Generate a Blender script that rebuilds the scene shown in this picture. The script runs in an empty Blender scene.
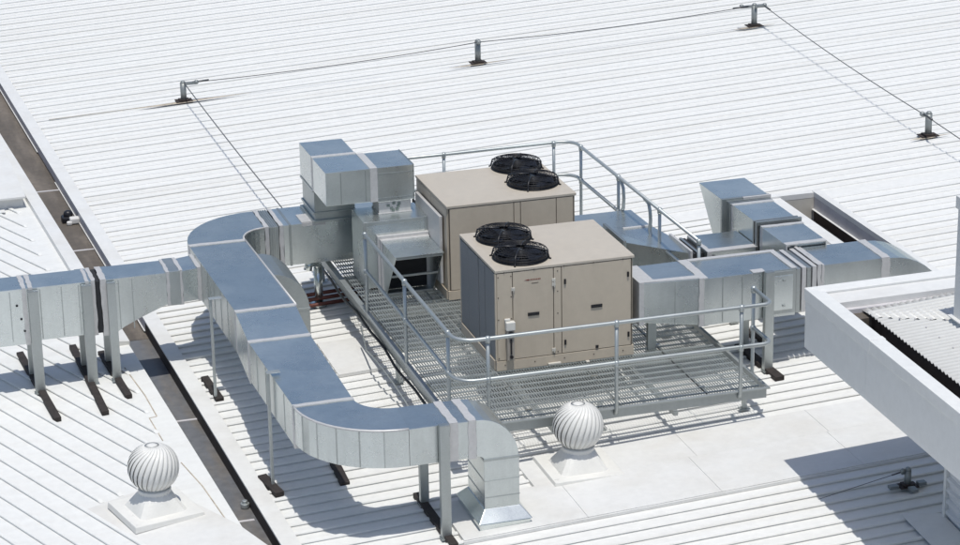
import bpy, math, random
from mathutils import Vector, Matrix
random.seed(7)
S = bpy.context.scene
COL = S.collection

# ------------------------------------------------------------------ materials
def mat(name):
    m = bpy.data.materials.new(name); m.use_nodes = True
    nt = m.node_tree
    return m, nt, nt.nodes['Principled BSDF']

def N(nt, typ, **kw):
    n = nt.nodes.new(typ)
    for k, v in kw.items():
        if k.startswith('i_'):
            n.inputs[k[2:].replace('_', ' ')].default_value = v
        else:
            setattr(n, k, v)
    return n

def coords(nt, scale=(1, 1, 1), kind='Object', rz=0.0):
    tc = N(nt, 'ShaderNodeTexCoord'); mp = N(nt, 'ShaderNodeMapping')
    mp.inputs['Scale'].default_value = scale
    mp.inputs['Rotation'].default_value = (0, 0, rz)
    nt.links.new(tc.outputs[kind], mp.inputs[0])
    return mp.outputs[0]

def noise(nt, vec, scale, detail=4, rough=0.55):
    n = N(nt, 'ShaderNodeTexNoise'); n.inputs['Scale'].default_value = scale
    n.inputs['Detail'].default_value = detail; n.inputs['Roughness'].default_value = rough
    nt.links.new(vec, n.inputs['Vector'])
    return n.outputs['Fac']

def ramp(nt, fac, stops):
    r = N(nt, 'ShaderNodeValToRGB')
    el = r.color_ramp.elements
    while len(el) < len(stops): el.new(0.5)
    for e, (p, c) in zip(el, stops):
        e.position = p
        e.color = (c, c, c, 1) if isinstance(c, (int, float)) else (*c, 1)
    nt.links.new(fac, r.inputs[0])
    return r.outputs[0]

def mixc(nt, fac, a, b, blend='MIX'):
    m = N(nt, 'ShaderNodeMix', data_type='RGBA', blend_type=blend)
    for sock, v in ((m.inputs[0], fac), (m.inputs[6], a), (m.inputs[7], b)):
        if isinstance(v, (int, float)): sock.default_value = v
        elif isinstance(v, tuple): sock.default_value = (*v, 1)
        else: nt.links.new(v, sock)
    return m.outputs[2]

def bump(nt, bsdf, h, strength, dist):
    b = N(nt, 'ShaderNodeBump'); b.inputs['Strength'].default_value = strength
    b.inputs['Distance'].default_value = dist
    nt.links.new(h, b.inputs['Height']); nt.links.new(b.outputs[0], bsdf.inputs['Normal'])

def painted(name, col, rough=0.5, dirt=0.08, dcol=(0.45, 0.41, 0.35), streak=(0.25, 2.5, 1), rz=0.0, metal=0.0, spec=0.35, fine=0.03):
    m, nt, b = mat(name)
    v1 = coords(nt, streak, rz=rz); v2 = coords(nt)
    n1 = noise(nt, v1, 1.6, 6, 0.6); n2 = noise(nt, v2, 11, 5, 0.65)
    d1 = ramp(nt, n1, ((0.45, 0.0), (0.8, dirt)))
    c = mixc(nt, d1, col, dcol)
    f2 = ramp(nt, n2, ((0.35, 1.0 - fine * 2), (0.65, 1.0)))
    c = mixc(nt, 1.0, c, f2, 'MULTIPLY')
    nt.links.new(c, b.inputs['Base Color'])
    r = ramp(nt, n2, ((0.3, rough - 0.06), (0.7, rough + 0.06)))
    nt.links.new(r, b.inputs['Roughness'])
    b.inputs['Metallic'].default_value = metal
    b.inputs['Specular IOR Level'].default_value = spec
    return m

def galvanised(name, base=0.70, rough=0.28, metal=0.93, wav=0.30, tint=(0.95, 1.01, 1.0)):
    m, nt, b = mat(name)
    v = coords(nt)
    vo = N(nt, 'ShaderNodeTexVoronoi'); vo.inputs['Scale'].default_value = 70
    nt.links.new(v, vo.inputs['Vector'])
    sp = N(nt, 'ShaderNodeSeparateColor'); nt.links.new(vo.outputs['Color'], sp.inputs[0])
    n1 = noise(nt, v, 2.3, 5, 0.6); n3 = noise(nt, coords(nt, (3, 3, 0.6)), 5, 4, 0.6)
    oi = N(nt, 'ShaderNodeObjectInfo')
    c0 = ramp(nt, sp.outputs[0], ((0.0, tuple(base * 0.975 * t for t in tint)), (1.0, tuple(base * 1.025 * t for t in tint))))
    c1 = ramp(nt, n1, ((0.3, 0.92), (0.7, 1.03)))
    c = mixc(nt, 1.0, c0, c1, 'MULTIPLY')
    c3 = ramp(nt, n3, ((0.35, 0.95), (0.62, 1.0)))
    c = mixc(nt, 1.0, c, c3, 'MULTIPLY')
    c2 = ramp(nt, oi.outputs['Random'], ((0.0, 0.9), (1.0, 1.06)))
    c = mixc(nt, 1.0, c, c2, 'MULTIPLY')
    nt.links.new(c, b.inputs['Base Color'])
    r = ramp(nt, n1, ((0.3, rough - 0.03), (0.7, rough + 0.04)))
    nt.links.new(r, b.inputs['Roughness'])
    n5 = noise(nt, coords(nt), 0.9, 6, 0.7)
    nt.links.new(ramp(nt, n5, ((0.42, metal), (0.72, metal - 0.10))), b.inputs['Metallic'])
    n2 = noise(nt, v, 0.8, 0, 0.4)
    bump(nt, b, n2, wav, 0.05)
    return m

def plain(name, col, rough=0.5, metal=0.0, var=0.12, scale=14):
    m, nt, b = mat(name)
    n = noise(nt, coords(nt), scale, 5, 0.6)
    c = ramp(nt, n, ((0.3, tuple(x * (1 - var) for x in col)), (0.7, tuple(min(1, x * (1 + var)) for x in col))))
    nt.links.new(c, b.inputs['Base Color'])
    b.inputs['Roughness'].default_value = rough; b.inputs['Metallic'].default_value = metal
    return m

RIBROT = math.atan2(-0.93, 0.36)
WHITE = painted('white_sheeting', (0.73, 0.73, 0.71), 0.45, 0.34, (0.55, 0.525, 0.47), (0.10, 2.2, 1))
WHITE2 = painted('white_sheeting_diagonal', (0.71, 0.715, 0.70), 0.45, 0.2, (0.52, 0.49, 0.44), (0.12, 3.0, 1), rz=-RIBROT)
FLASH = painted('white_flashing', (0.69, 0.69, 0.675), 0.4, 0.34, (0.50, 0.46, 0.40), (0.6, 0.9, 1))
TRAY = painted('weathered_white_tray', (0.67, 0.67, 0.655), 0.48, 0.45, (0.50, 0.46, 0.39), (0.5, 0.8, 1))
PARAPET = painted('white_parapet_paint', (0.71, 0.715, 0.70), 0.35, 0.1, (0.5, 0.48, 0.45), (0.5, 0.5, 2))
LIP = plain('grey_sheet_and_lip_shade', (0.52, 0.505, 0.515), 0.5, 0, 0.12, 5)  # white lip flashing with its shade put into the grey; also plain fixings
GUTF = painted('gutter_floor_mud', (0.125, 0.108, 0.09), 0.6, 0.9, (0.25, 0.215, 0.18), (2.5, 0.35, 1), fine=0.12)
GUTF2 = painted('gutter_floor_steel_shade', (0.15, 0.155, 0.165), 0.42, 0.85, (0.20, 0.165, 0.12), (2.2, 0.4, 1), fine=0.12)  # blue-grey takes in the ducts' shadow on the gutter; brown patches are stains
BROWN_SHADE = plain('dark_brown_and_edge_shade', (0.032, 0.022, 0.018), 0.7, 0, 0.4, 9)  # brown-black with the shade below roof edges painted in; also post base plates
GALV = galvanised('galvanised_sheet')
GALVD = galvanised('galvanised_sheet_dull', 0.50, 0.42, 0.92, 0.25)
STEEL = galvanised('galvanised_pipe', 0.52, 0.46, 0.75, 0.0)
GRATE = galvanised('galvanised_grating', 0.62, 0.45, 0.75, 0.0)
BEAM = galvanised('galvanised_beam', 0.44, 0.5, 0.7, 0.0)
TAPE = plain('sealing_tape', (0.53, 0.525, 0.52), 0.45, 0.25, 0.07, 20)
TAN = painted('tan_paint_front_lift', (0.50, 0.438, 0.352), 0.42, 0.28, (0.34, 0.285, 0.225), (2.5, 2.5, 0.5), fine=0.025)  # same paint as the lid, lightened to stand in for light on the fronts
TANTOP = painted('tan_lid_paint', (0.475, 0.43, 0.365), 0.45, 0.2, (0.36, 0.31, 0.24), (1.2, 1.2, 1), fine=0.03)
COIL = plain('coil_fins', (0.21, 0.225, 0.245), 0.5, 0.35, 0.1, 60)
BLACK = plain('black_wire', (0.016, 0.016, 0.019), 0.42, 0.2, 0.2, 20)
DARK = plain('dark_void', (0.012, 0.013, 0.016), 0.6, 0, 0.2, 8)
BLADE = plain('fan_blade_dark', (0.022, 0.024, 0.032), 0.35, 0.3, 0.2, 8)
SEAM = plain('panel_seam_shadow_gap', (0.09, 0.075, 0.06), 0.6, 0, 0.15, 10)
RUBBER = plain('dark_timber_bearer', (0.026, 0.020, 0.018), 0.75, 0, 0.35, 12)
FLEX = plain('black_flexible_collar', (0.018, 0.019, 0.022), 0.7, 0, 0.2, 10)
CREAM = plain('cream_board', (0.52, 0.50, 0.45), 0.55, 0, 0.06, 8)
ISOL = plain('isolator_grey_plastic', (0.62, 0.61, 0.57), 0.4, 0, 0.04, 8)
BRASS = plain('logo_red_brown', (0.20, 0.06, 0.045), 0.5, 0, 0.1, 8)
VENT = painted('white_vent_paint', (0.71, 0.705, 0.675), 0.32, 0.18, (0.5, 0.47, 0.42), (1, 1, 1))
REDPIPE = plain('red_brown_pipe', (0.13, 0.04, 0.028), 0.5, 0.1, 0.2, 12)
ALU = galvanised('bright_aluminium', 0.75, 0.25, 1.0, 0.0)
STAIN = plain('brown_stain_sealant', (0.40, 0.35, 0.28), 0.8, 0, 0.35, 10)
POSTST = galvanised('weathered_post_steel', 0.30, 0.5, 0.6, 0.0)
CABLE = plain('stranded_cable', (0.10, 0.10, 0.105), 0.4, 0.6, 0.1, 30)
EARTH = plain('ground_bitumen', (0.09, 0.088, 0.082), 0.9, 0, 0.25, 0.6)
GREENG = plain('pale_label_print', (0.16, 0.20, 0.18), 0.5, 0, 0.1, 20)
WALLM = painted('white_wall_sheet', (0.66, 0.67, 0.68), 0.45, 0.1, (0.5, 0.48, 0.45), (1, 1, 1))

# ------------------------------------------------------------------ mesh builder
class MB:
    def __init__(s): s.v = []; s.f = []; s.smooth = []
    def add(s, vs, fs, sm=False):
        o = len(s.v); s.v += [tuple(p) for p in vs]
        for f in fs: s.f.append([i + o for i in f]); s.smooth.append(sm)
        return s
    def box(s, x0, x1, y0, y1, z0, z1):
        v = [(x, y, z) for z in (z0, z1) for y in (y0, y1) for x in (x0, x1)]
        return s.add(v, [(0, 2, 3, 1), (4, 5, 7, 6), (0, 1, 5, 4), (2, 6, 7, 3), (0, 4, 6, 2), (1, 3, 7, 5)])
    def hexa(s, lo, hi):                      # two quads of four points
        return s.add(list(lo) + list(hi), [(3, 2, 1, 0), (4, 5, 6, 7), (0, 1, 5, 4), (1, 2, 6, 5), (2, 3, 7, 6), (3, 0, 4, 7)])
    def prism(s, pts, d, sm=False):           # planar polygon extruded along d
        n = len(pts); d = Vector(d); a = [Vector(p) for p in pts]; b = [p + d for p in a]
        f = [tuple(range(n - 1, -1, -1)), tuple(range(n, 2 * n))]
        f += [(i, (i + 1) % n, n + (i + 1) % n, n + i) for i in range(n)]
        return s.add(a + b, f, sm)
    def sweep(s, rings, cap=True, sm=False):  # closed rings joined in a row
        n = len(rings[0]); vs = [p for r in rings for p in r]; f = []
        for k in range(len(rings) - 1):
            for i in range(n):
                j = (i + 1) % n
                f.append((k * n + i, k * n + j, (k + 1) * n + j, (k + 1) * n + i))
        m0 = len(f)
        if cap: f += [tuple(range(n - 1, -1, -1)), tuple(range((len(rings) - 1) * n, len(rings) * n))]
        s.add(vs, f, sm)
        if cap and sm: s.smooth[-1] = s.smooth[-2] = False
        return s
    def tube(s, path, r, seg=8, cap=True):
        P = [Vector(p) for p in path]; rings = []
        t0 = (P[1] - P[0]).normalized()
        up = Vector((0, 0, 1)) if abs(t0.z) < 0.9 else Vector((1, 0, 0))
        u = t0.cross(up).normalized()
        for i, p in enumerate(P):
            if i == 0: t = P[1] - P[0]
            elif i == len(P) - 1: t = P[-1] - P[-2]
            else: t = (P[i + 1] - p).normalized() + (p - P[i - 1]).normalized()
            t = t.normalized() if t.length > 1e-9 else t0
            u = (u - t * u.dot(t)).normalized(); w = t.cross(u)
            rr = r[i] if isinstance(r, (list, tuple)) else r
            rings.append([tuple(p + (u * math.cos(2 * math.pi * k / seg) + w * math.sin(2 * math.pi * k / seg)) * rr) for k in range(seg)])
        return s.sweep(rings, cap, True)
    def cyl(s, c, r, z0, z1, seg=24, r2=None):
        r2 = r if r2 is None else r2
        a = [(c[0] + r * math.cos(2 * math.pi * k / seg), c[1] + r * math.sin(2 * math.pi * k / seg), z0) for k in range(seg)]
        b = [(c[0] + r2 * math.cos(2 * math.pi * k / seg), c[1] + r2 * math.sin(2 * math.pi * k / seg), z1) for k in range(seg)]
        return s.sweep([a, b], True, True)
    def ring(s, c, R, r, z, seg=40, ps=5):
        rings = []
        for k in range(seg + 1):
            a = 2 * math.pi * k / seg
            rings.append([(c[0] + (R + r * math.cos(t)) * math.cos(a), c[1] + (R + r * math.cos(t)) * math.sin(a), z + r * math.sin(t)) for t in [2 * math.pi * q / ps for q in range(ps)]])
        return s.sweep(rings, False, True)
    def ball(s, c, r, n=10):
        rings = []
        for i in range(1, n):
            th = math.pi * i / n
            rings.append([(c[0] + r * math.sin(th) * math.cos(2 * math.pi * k / 12), c[1] + r * math.sin(th) * math.sin(2 * math.pi * k / 12), c[2] + r * math.cos(th)) for k in range(12)])
        return s.sweep(rings, True, True)
    def build(s, name, m, parent=None, bevel=0.0, loc=None, each=False):
        if each:                              # every loose piece becomes an object of its own
            par = list(range(len(s.v)))
            def find(i):
                while par[i] != i: par[i] = par[par[i]]; i = par[i]
                return i
            for f in s.f:
                for i in f[1:]: par[find(i)] = find(f[0])
            groups = {}
            for k, f in enumerate(s.f): groups.setdefault(find(f[0]), []).append(k)
            out = []
            for fs in groups.values():
                q = MB(); idx = {}
                for k in fs:
                    for i in s.f[k]:
                        if i not in idx: idx[i] = len(q.v); q.v.append(s.v[i])
                    q.f.append([idx[i] for i in s.f[k]]); q.smooth.append(s.smooth[k])
                out.append(q.build(name, m, parent, bevel, loc))
            return out[0]
        if XF[0] != 1.0: s.v = [tuple(xf(p)) for p in s.v]
        me = bpy.data.meshes.new(name); org = Vector(loc) if loc else Vector((0, 0, 0))
        me.from_pydata([tuple(Vector(p) - org) for p in s.v], [], s.f)
        me.polygons.foreach_set('use_smooth', s.smooth)
        me.validate(); me.update()
        import bmesh
        bm = bmesh.new(); bm.from_mesh(me); bmesh.ops.recalc_face_normals(bm, faces=bm.faces); bm.to_mesh(me); bm.free()
        me.materials.append(m)
        o = bpy.data.objects.new(name, me); COL.objects.link(o)
        o.location = org
        if parent is not None:
            o.parent = parent
            o.location = org - wl(parent)
        if bevel:
            b = o.modifiers.new('edge', 'BEVEL'); b.width = bevel; b.segments = 2; b.limit_method = 'ANGLE'
        return o

XF = [1.0, Vector((0, 0, 0))]                 # size and offset of the group being built
def xf(p): return Vector(p) * XF[0] + XF[1]
def frame(scale=1.0, off=(0, 0, 0)): XF[0] = scale; XF[1] = Vector(off)

def wl(o):
    p = Vector(o.location)
    while o.parent: o = o.parent; p += Vector(o.location)
    return p

def tag(o, label, cat, group=None, kind=None):
    o['label'] = label; o['category'] = cat
    if group: o['group'] = group
    if kind: o['kind'] = kind
    return o
def thing(name, loc, label, cat, group=None):
    o = bpy.data.objects.new(name, None); COL.objects.link(o); o.location = xf(loc)
    o.empty_display_size = 0.2
    return tag(o, label, cat, group)
def struct(o):
    o['kind'] = 'structure'; return o
def copy_tree(o, parent=None):
    c = o.copy(); COL.objects.link(c)
    if parent is not None: c.parent = parent
    for ch in list(o.children): copy_tree(ch, c)
    return c

SL = 0.048
def rz(x): return -0.33 + SL * (x - 2.6)
def xe(y): return -3.064 - 0.0268 * y          # the roof edge along the left gutter
PITCH = 0.2225

# ------------------------------------------------------------------ roofs, gutters, ground
def trapezoid(y, big, far=False):
    """concealed-fix rib: upright web under a slightly wider rolled crown"""
    h = 0.029 if big else 0.025
    w = 0.020; o = 0.010 if big else 0.008
    if far:
        h, o = (0.020, 0.002) if big else (0.013, 0.0)
        if not big: return [(y - 0.017, 0.0), (y - 0.014, h), (y + 0.014, h), (y + 0.017, 0.0)]
    return [(y - w, 0.0), (y - w + 0.002, h * 0.50), (y - w - o, h * 0.56), (y - w - 0.002, h), (y + w + 0.002, h), (y + w + o, h * 0.56), (y + w, h * 0.5), (y + w + 0.004, 0.0)]

def ribbed(y0, y1, xa, xb, name, far=False):
    """trapezoidal sheeting with ribs along x; xa, xb are functions of y"""
    prof = [(y0, 0.0)]
    k = math.ceil((y0 + 0.08) / PITCH)
    while k * PITCH < y1 - 0.08:
        prof += trapezoid(k * PITCH, k % 2 == 0, far)
        k += 1
    prof.append((y1, 0.0))
    m = MB(); vs = []; fs = []
    for (y, h) in prof:
        for x in (xa(y), xb(y)): vs.append((x, y, rz(x) + h))
    for i in range(len(prof) - 1):
        a = 2 * i; fs.append((a, a + 1, a + 3, a + 2))
    m.add(vs, fs)
    return struct(m.build(name, WHITE))

# far part (right across), near part left of the right gutter, near part right of it
ribbed(5.42, 70, lambda y: xe(y) + 0.10, lambda y: 55, 'roof', True)
ribbed(-16, 5.42, lambda y: xe(y) + 0.08, lambda y: 5.60, 'roof')
ribbed(-16, 5.42, lambda y: 6.36, lambda y: 55, 'roof', True)

def sheet(pts, off, m, name, th=0.038):
    b = MB(); n = len(pts)
    b.prism([(x, y, rz(x) + off - th) for x, y in pts], (0, 0, th))
    return struct(b.build(name, m))

# the white capping along the left gutter edge: top flange, lip, hidden drop
cap = MB()
for (ya, yb) in ((70, 24), (24, 11.8), (11.8, 4.6), (4.6, -16)):
    a = [(xe(ya) - 0.05, ya, rz(xe(ya)) + 0.045), (xe(ya) + 0.145, ya, rz(xe(ya)) + 0.040), (xe(yb) + 0.145, yb + 0.003, rz(xe(yb)) + 0.040), (xe(yb) - 0.05, yb + 0.003, rz(xe(yb)) + 0.045)]
    cap.hexa([(x, y, z - 0.02) for x, y, z in a], a)
struct(cap.build('roof_capping', FLASH))
lip = MB()
lip.hexa([(xe(70) - 0.045, 70, -0.775), (xe(70) - 0.03, 70, -0.775), (xe(4.6) - 0.03, 4.6, -0.715), (xe(4.6) - 0.045, 4.6, -0.715)],
         [(xe(70) - 0.045, 70, rz(xe(70)) + 0.024), (xe(70) - 0.03, 70, rz(xe(70)) + 0.024), (xe(4.6) - 0.03, 4.6, rz(xe(4.6)) + 0.024), (xe(4.6) - 0.045, 4.6, rz(xe(4.6)) + 0.024)])
struct(lip.build('gutter_lip', LIP))  # upright face of the white flashing, its shade painted as grey
lipw = MB()
for ya, yb in ((11.6, 4.62), (70, 13.3)):
    lipw.hexa([(xe(ya) - 0.060, ya, -0.738), (xe(ya) - 0.045, ya, -0.738), (xe(yb) - 0.045, yb, -0.723), (xe(yb) - 0.060, yb, -0.723)],
              [(xe(ya) - 0.060, ya, -0.730), (xe(ya) - 0.045, ya, -0.730), (xe(yb) - 0.045, yb, -0.715), (xe(yb) - 0.060, yb, -0.715)])
struct(lipw.build('gutter_lip', FLASH))
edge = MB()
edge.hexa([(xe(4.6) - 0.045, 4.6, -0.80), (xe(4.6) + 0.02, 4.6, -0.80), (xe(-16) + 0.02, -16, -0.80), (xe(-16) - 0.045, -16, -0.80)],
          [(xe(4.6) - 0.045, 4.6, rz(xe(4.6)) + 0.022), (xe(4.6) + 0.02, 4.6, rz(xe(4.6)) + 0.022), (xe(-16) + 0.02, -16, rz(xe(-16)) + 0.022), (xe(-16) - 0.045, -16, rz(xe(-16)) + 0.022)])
struct(edge.build('gutter_edge', BROWN_SHADE))  # dark strip painted in for the shadow under the roof overhang
gf = MB(); gf.add([(-6.6, 70, -0.78), (-2.5, 70, -0.78), (-2.8, 4.4, -0.745), (-3.9, 4.4, -0.745)], [(0, 1, 2, 3)])
struct(gf.build('gutter_floor', GUTF))
gf = MB(); gf.add([(-3.9, 4.4, -0.748), (-2.8, 4.4, -0.748), (-2.3, -16, -0.745), (-3.4, -16, -0.745)], [(0, 1, 2, 3)])
struct(gf.build('gutter_floor', GUTF2))
js = MB()
for y in (11.2, 8.2, 1.55, -1.4):
    js.box(-3.85, -3.1, y, y + 0.04, -0.75, -0.741)
struct(js.build('gutter_floor', LIP))

# left roof, its ribs run askew to the gutter
D = Vector((0.3610, -0.9326)); NV = Vector((0.9326, 0.3610))
C2 = Vector((-4.077, -1.063))
def gl(y): return -3.50 - 0.0405 * (y - 2.9)     # left gutter edge of the left roof
def xb(y): return (-4.10 - 0.02 * (y - 7)) if y > 4.3 else -3.70
b = MB()
b.add([(gl(70), 70, rz(gl(70))), (gl(-16), -16, rz(gl(-16))), (-16, -16, rz(-16)), (-16, 70, rz(-16))], [(0, 1, 2, 3)])
b.hexa([(gl(70) - 0.01, 70, -1.0), (gl(70), 70, -1.0), (gl(-16), -16, -1.0), (gl(-16) - 0.01, -16, -1.0)],
       [(gl(70) - 0.01, 70, rz(gl(70)) - 0.002), (gl(70), 70, rz(gl(70)) - 0.002), (gl(-16), -16, rz(gl(-16)) - 0.002), (gl(-16) - 0.01, -16, rz(gl(-16)) - 0.002)])
struct(b.build('left_roof', WHITE2))
ribs = MB()
v = -16.0; cnt = 0
voff = (Vector((-4.45, 2.96)) - C2).dot(NV) % 0.2325
v = -13 * 1.0; v = voff - 0.2325 * 45
while v < 14:
    v += 0.2325; cnt += 1
    runs = []; cur = None; u = -42.0
    while u < 14:
        p = C2 + D * u + NV * v
        ok = p.x < xb(p.y) and p.x > -15 and -15.5 < p.y < 40 and not (p.y > 10.3)
        if v > -0.52 and u > -0.62: ok = False
        if ok and cur is None: cur = u
        if not ok and cur is not None: runs.append((cur, u)); cur = None
        u += 0.02
    for (a, c) in runs:
        if c - a < 0.1: continue
        sec = [(-0.018, 0.0), (-0.017, 0.012), (-0.025, 0.013), (-0.019, 0.023), (0.019, 0.023), (0.025, 0.013), (0.017, 0.012), (0.018, 0.0)]
        rings = []
        for u, hs in ((a, 1), (c - 0.06, 1), (c, 0.12)):
            rg = []
            for dv, h in sec:
                p = C2 + D * u + NV * (v + dv); rg.append((p.x, p.y, rz(p.x) + h * hs + 0.001))
            rings.append(rg)
        ribs.sweep(rings, True)
struct(ribs.build('left_roof_ribs', WHITE2))
# raised white capping beside the upper gutter and the flat tray lines
rc = MB()
for ya, yb in ((70, 3.95),):
    xa0, xb0 = gl(ya), gl(yb)
    rc.hexa([(xa0 - 0.185, ya, rz(xa0) - 0.01), (xa0 + 0.012, ya, rz(xa0) - 0.01), (xb0 + 0.012, yb, rz(xb0) - 0.01), (xb0 - 0.185, yb, rz(xb0) - 0.01)],
            [(xa0 - 0.18, ya, rz(xa0) + 0.062), (xa0 + 0.012, ya, rz(xa0) + 0.045), (xb0 + 0.012, yb, rz(xb0) + 0.045), (xb0 - 0.18, yb, rz(xb0) + 0.062)])
struct(rc.build('roof_capping', FLASH))
ur = MB()
ur.box(-16, -4.06, 10.25, 60, -0.70, -0.50)
ur.box(-16, -4.03, 10.15, 60, -0.497, -0.47)
ur.prism([(-16, 10.13, -0.64), (-4.35, 10.13, -0.64), (-4.35, 10.0, -0.64), (-16, 10.0, -0.64)], (0, 0, 0.012))
struct(ur.build('upper_roof_step', FLASH))
ln = MB()
def line3(pts, w, off, mb, h=0.004):
    for (p, q) in zip(pts[:-1], pts[1:]):
        p = Vector(p); q = Vector(q); d = (q - p).normalized(); n = Vector((-d.y, d.x)) * w / 2
        P = [p - n, p + n, q + n, q - n]
        mb.hexa([(a.x, a.y, rz(a.x) + off - 0.002) for a in P], [(a.x, a.y, rz(a.x) + off + h) for a in P])
line3([(-3.72, 3.2), (-3.64, 2.2), (-3.62, 1.52)], 0.013, 0.0, ln)
line3([(-3.62, 1.51), (-3.71, 1.50), (-3.68, 0.78)], 0.011, 0.0, ln)
line3([(-3.60, 0.1), (-3.50, -0.62), (-3.44, -1.45), (-3.36, -2.4)], 0.012, 0.0, ln)
struct(ln.build('flashing_stain', STAIN))
ty = MB()
pl = [C2 + D * u + NV * w for u, w in ((-0.60, -0.52), (6, -0.52), (6, 0.0), (0.9, 0.45), (-0.60, 0.38))]
ty.prism([(p.x, p.y, rz(p.x) + 0.001) for p in pl], (0, 0, 0.004))
struct(ty.build('vent_tray', TRAY))

# the flat white over-flashing strip in front of the platform and other flat sheets
for x0, x1 in ((-1.32, -0.013), (-0.01, 1.444), (1.447, 3.033), (3.036, 5.6)):
    sheet([(x0, -3.14), (x1, -3.14), (x1, -2.205), (x0, -2.205)], 0.042, TRAY, 'flat_flashing')
for x0, x1 in ((-0.28, 1.538), (1.541, 3.06), (3.063, 5.6)):
    sheet([(x0, -2.20), (x1, -2.20), (x1, -1.56), (x0, -1.56)], 0.040, TRAY, 'flat_flashing')
sheet([(-1.33, -3.16), (5.6, -3.16), (5.6, -3.142), (-1.33, -3.142)], 0.034, FLASH, 'flat_flashing', 0.03)
sheet([(-1.42, 2.84), (-0.90, 2.80), (-0.90, 1.72), (-1.42, 1.72)], 0.044, TRAY, 'flat_flashing')

# right gutter: white kerbs, walls painted shade-grey, brown floor
g = MB()
g.box(5.585, 5.76, -16, 5.36, rz(5.6) - 0.02, rz(5.6) + 0.045)
g.box(6.26, 6.37, -16, 5.42, rz(6.3) - 0.02, rz(6.3) + 0.05)
g.box(5.585, 6.37, 5.363, 5.46, rz(6) - 0.02, rz(6) + 0.052)
struct(g.build('roof_capping', FLASH))
g = MB(); g.box(6.263, 6.29, -16, 5.36, -0.345, rz(6.3) - 0.023); struct(g.build('gutter_lip', LIP))
g = MB(); g.box(6.23, 6.262, -16, 5.358, -0.353, -0.346); struct(g.build('gutter_lip', FLASH))
g = MB(); g.box(6.268, 6.30, -16, 5.357, -0.52, -0.355); struct(g.build('gutter_edge', BROWN_SHADE))
g = MB(); g.box(5.70, 6.28, 5.365, 5.38, -0.52, rz(6) - 0.023); struct(g.build('gutter_end', CREAM))
g = MB(); g.box(5.73, 5.745, -16, 5.36, -0.52, rz(5.7) - 0.024); struct(g.build('gutter_lip', LIP))
g = MB(); g.add([(5.6, -16, -0.515), (6.4, -16, -0.515), (6.4, 5.37, -0.515), (5.6, 5.37, -0.515)], [(0, 1, 2, 3)]); struct(g.build('gutter_floor', GUTF))

g = MB(); g.add([(-900, -900, -7), (900, -900, -7), (900, 900, -7), (-900, 900, -7)], [(0, 1, 2, 3)]); struct(g.build('ground', EARTH))

# ------------------------------------------------------------------ duct helpers
def arc(cx, cy, rx, ry, a0, a1, n):
    return [(cx + rx * math.cos(math.radians(a0 + (a1 - a0) * k / n)), cy + ry * math.sin(math.radians(a0 + (a1 - a0) * k / n))) for k in range(n + 1)]
def plan_prism(name, pts, z0, z1, parent, m=GALV, bevel=0.004):
    b = MB(); b.prism([(x, y, z0) for x, y in pts], (0, 0, z1 - z0)); return b.build(name, m, parent, bevel)
def boxpart(name, x0, x1, y0, y1, z0, z1, parent, m=GALV, bevel=0.004):
    b = MB(); b.box(x0, x1, y0, y1, z0, z1); return b.build(name, m, parent, bevel)
def jit(): return random.uniform(-0.007, 0.007)
def tape_loop(corners, axis, a0, a1, parent, name):
    """a strip of tape wrapped round a box section; corners are the section's four corners in order"""
    b = MB(); rings = []; k = 0
    for (p, q) in zip(corners, corners[1:] + corners[:1]):
        for i in range(7):
            f = i / 7; u, v = p[0] + (q[0] - p[0]) * f, p[1] + (q[1] - p[1]) * f
            cu = sum(c[0] for c in corners) / 4; cv = sum(c[1] for c in corners) / 4
            L0, L1 = a0 + jit(), a1 + jit()
            def P(a, g):
                uu = u + (0.012 if u > cu else -0.012) * g; vv = v + (0.012 if v > cv else -0.012) * g
                return (a, uu, vv) if axis == 0 else (uu, a, vv)
            rings.append([P(L0, 0), P(L1, 0), P(L1, -1), P(L0, -1)])
    rings.append(rings[0])
    b.sweep(rings, False); return b.build(name, TAPE, parent)
def band_x(x, w, y0, y1, z0, z1, parent, m=TAPE, e=0.007, name='joint_band'):
    if m is TAPE: return tape_loop([(y0 - e, z0 - e), (y0 - e, z1 + e), (y1 + e, z1 + e), (y1 + e, z0 - e)], 0, x, x + w, parent, name)
    return boxpart(name, x, x + w, y0 - e, y1 + e, z0 - e, z1 + e, parent, m, 0.003)
def band_y(y, w, x0, x1, z0, z1, parent, m=TAPE, e=0.007, name='joint_band'):
    if m is TAPE: return tape_loop([(x0 - e, z0 - e), (x0 - e, z1 + e), (x1 + e, z1 + e), (x1 + e, z0 - e)], 1, y, y + w, parent, name)
    return boxpart(name, x0 - e, x1 + e, y, y + w, z0 - e, z1 + e, parent, m, 0.003)
def leg(x, y, ztop, parent, w=0.10, d=0.07, zb=None, foot=True, fy=None, fl=0.16):
    zb = rz(x) + 0.03 if zb is None else zb
    t = 0.006; hw, hd = w / 2, d / 2          # an open lipped channel with a cap
    sec = [(-hw, -hd), (hw, -hd), (hw, hd), (hw - 0.024, hd), (hw - 0.024, hd - t), (hw - t, hd - t), (hw - t, -hd + t), (-hw + t, -hd + t), (-hw + t, hd - t), (-hw + 0.024, hd - t), (-hw + 0.024, hd), (-hw, hd)]
    b = MB(); b.prism([(x + p, y + q, zb) for p, q in sec], (0, 0, ztop - zb))
    o = b.build('support_leg', GALVD, parent, 0.0015)
    b = MB(); b.box(x - hw, x + hw, y - hd, y + hd, ztop + 0.001, ztop + 0.006); b.build('leg_cap', GALVD, o)
    b = MB()
    b.box(x - w / 2 - 0.012, x + w / 2 + 0.012, y - d / 2 - 0.03, y + d / 2 + 0.012, zb - 0.012, zb - 0.001)
    b.build('leg_foot', GALVD, o, 0.002)
    return o
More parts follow.
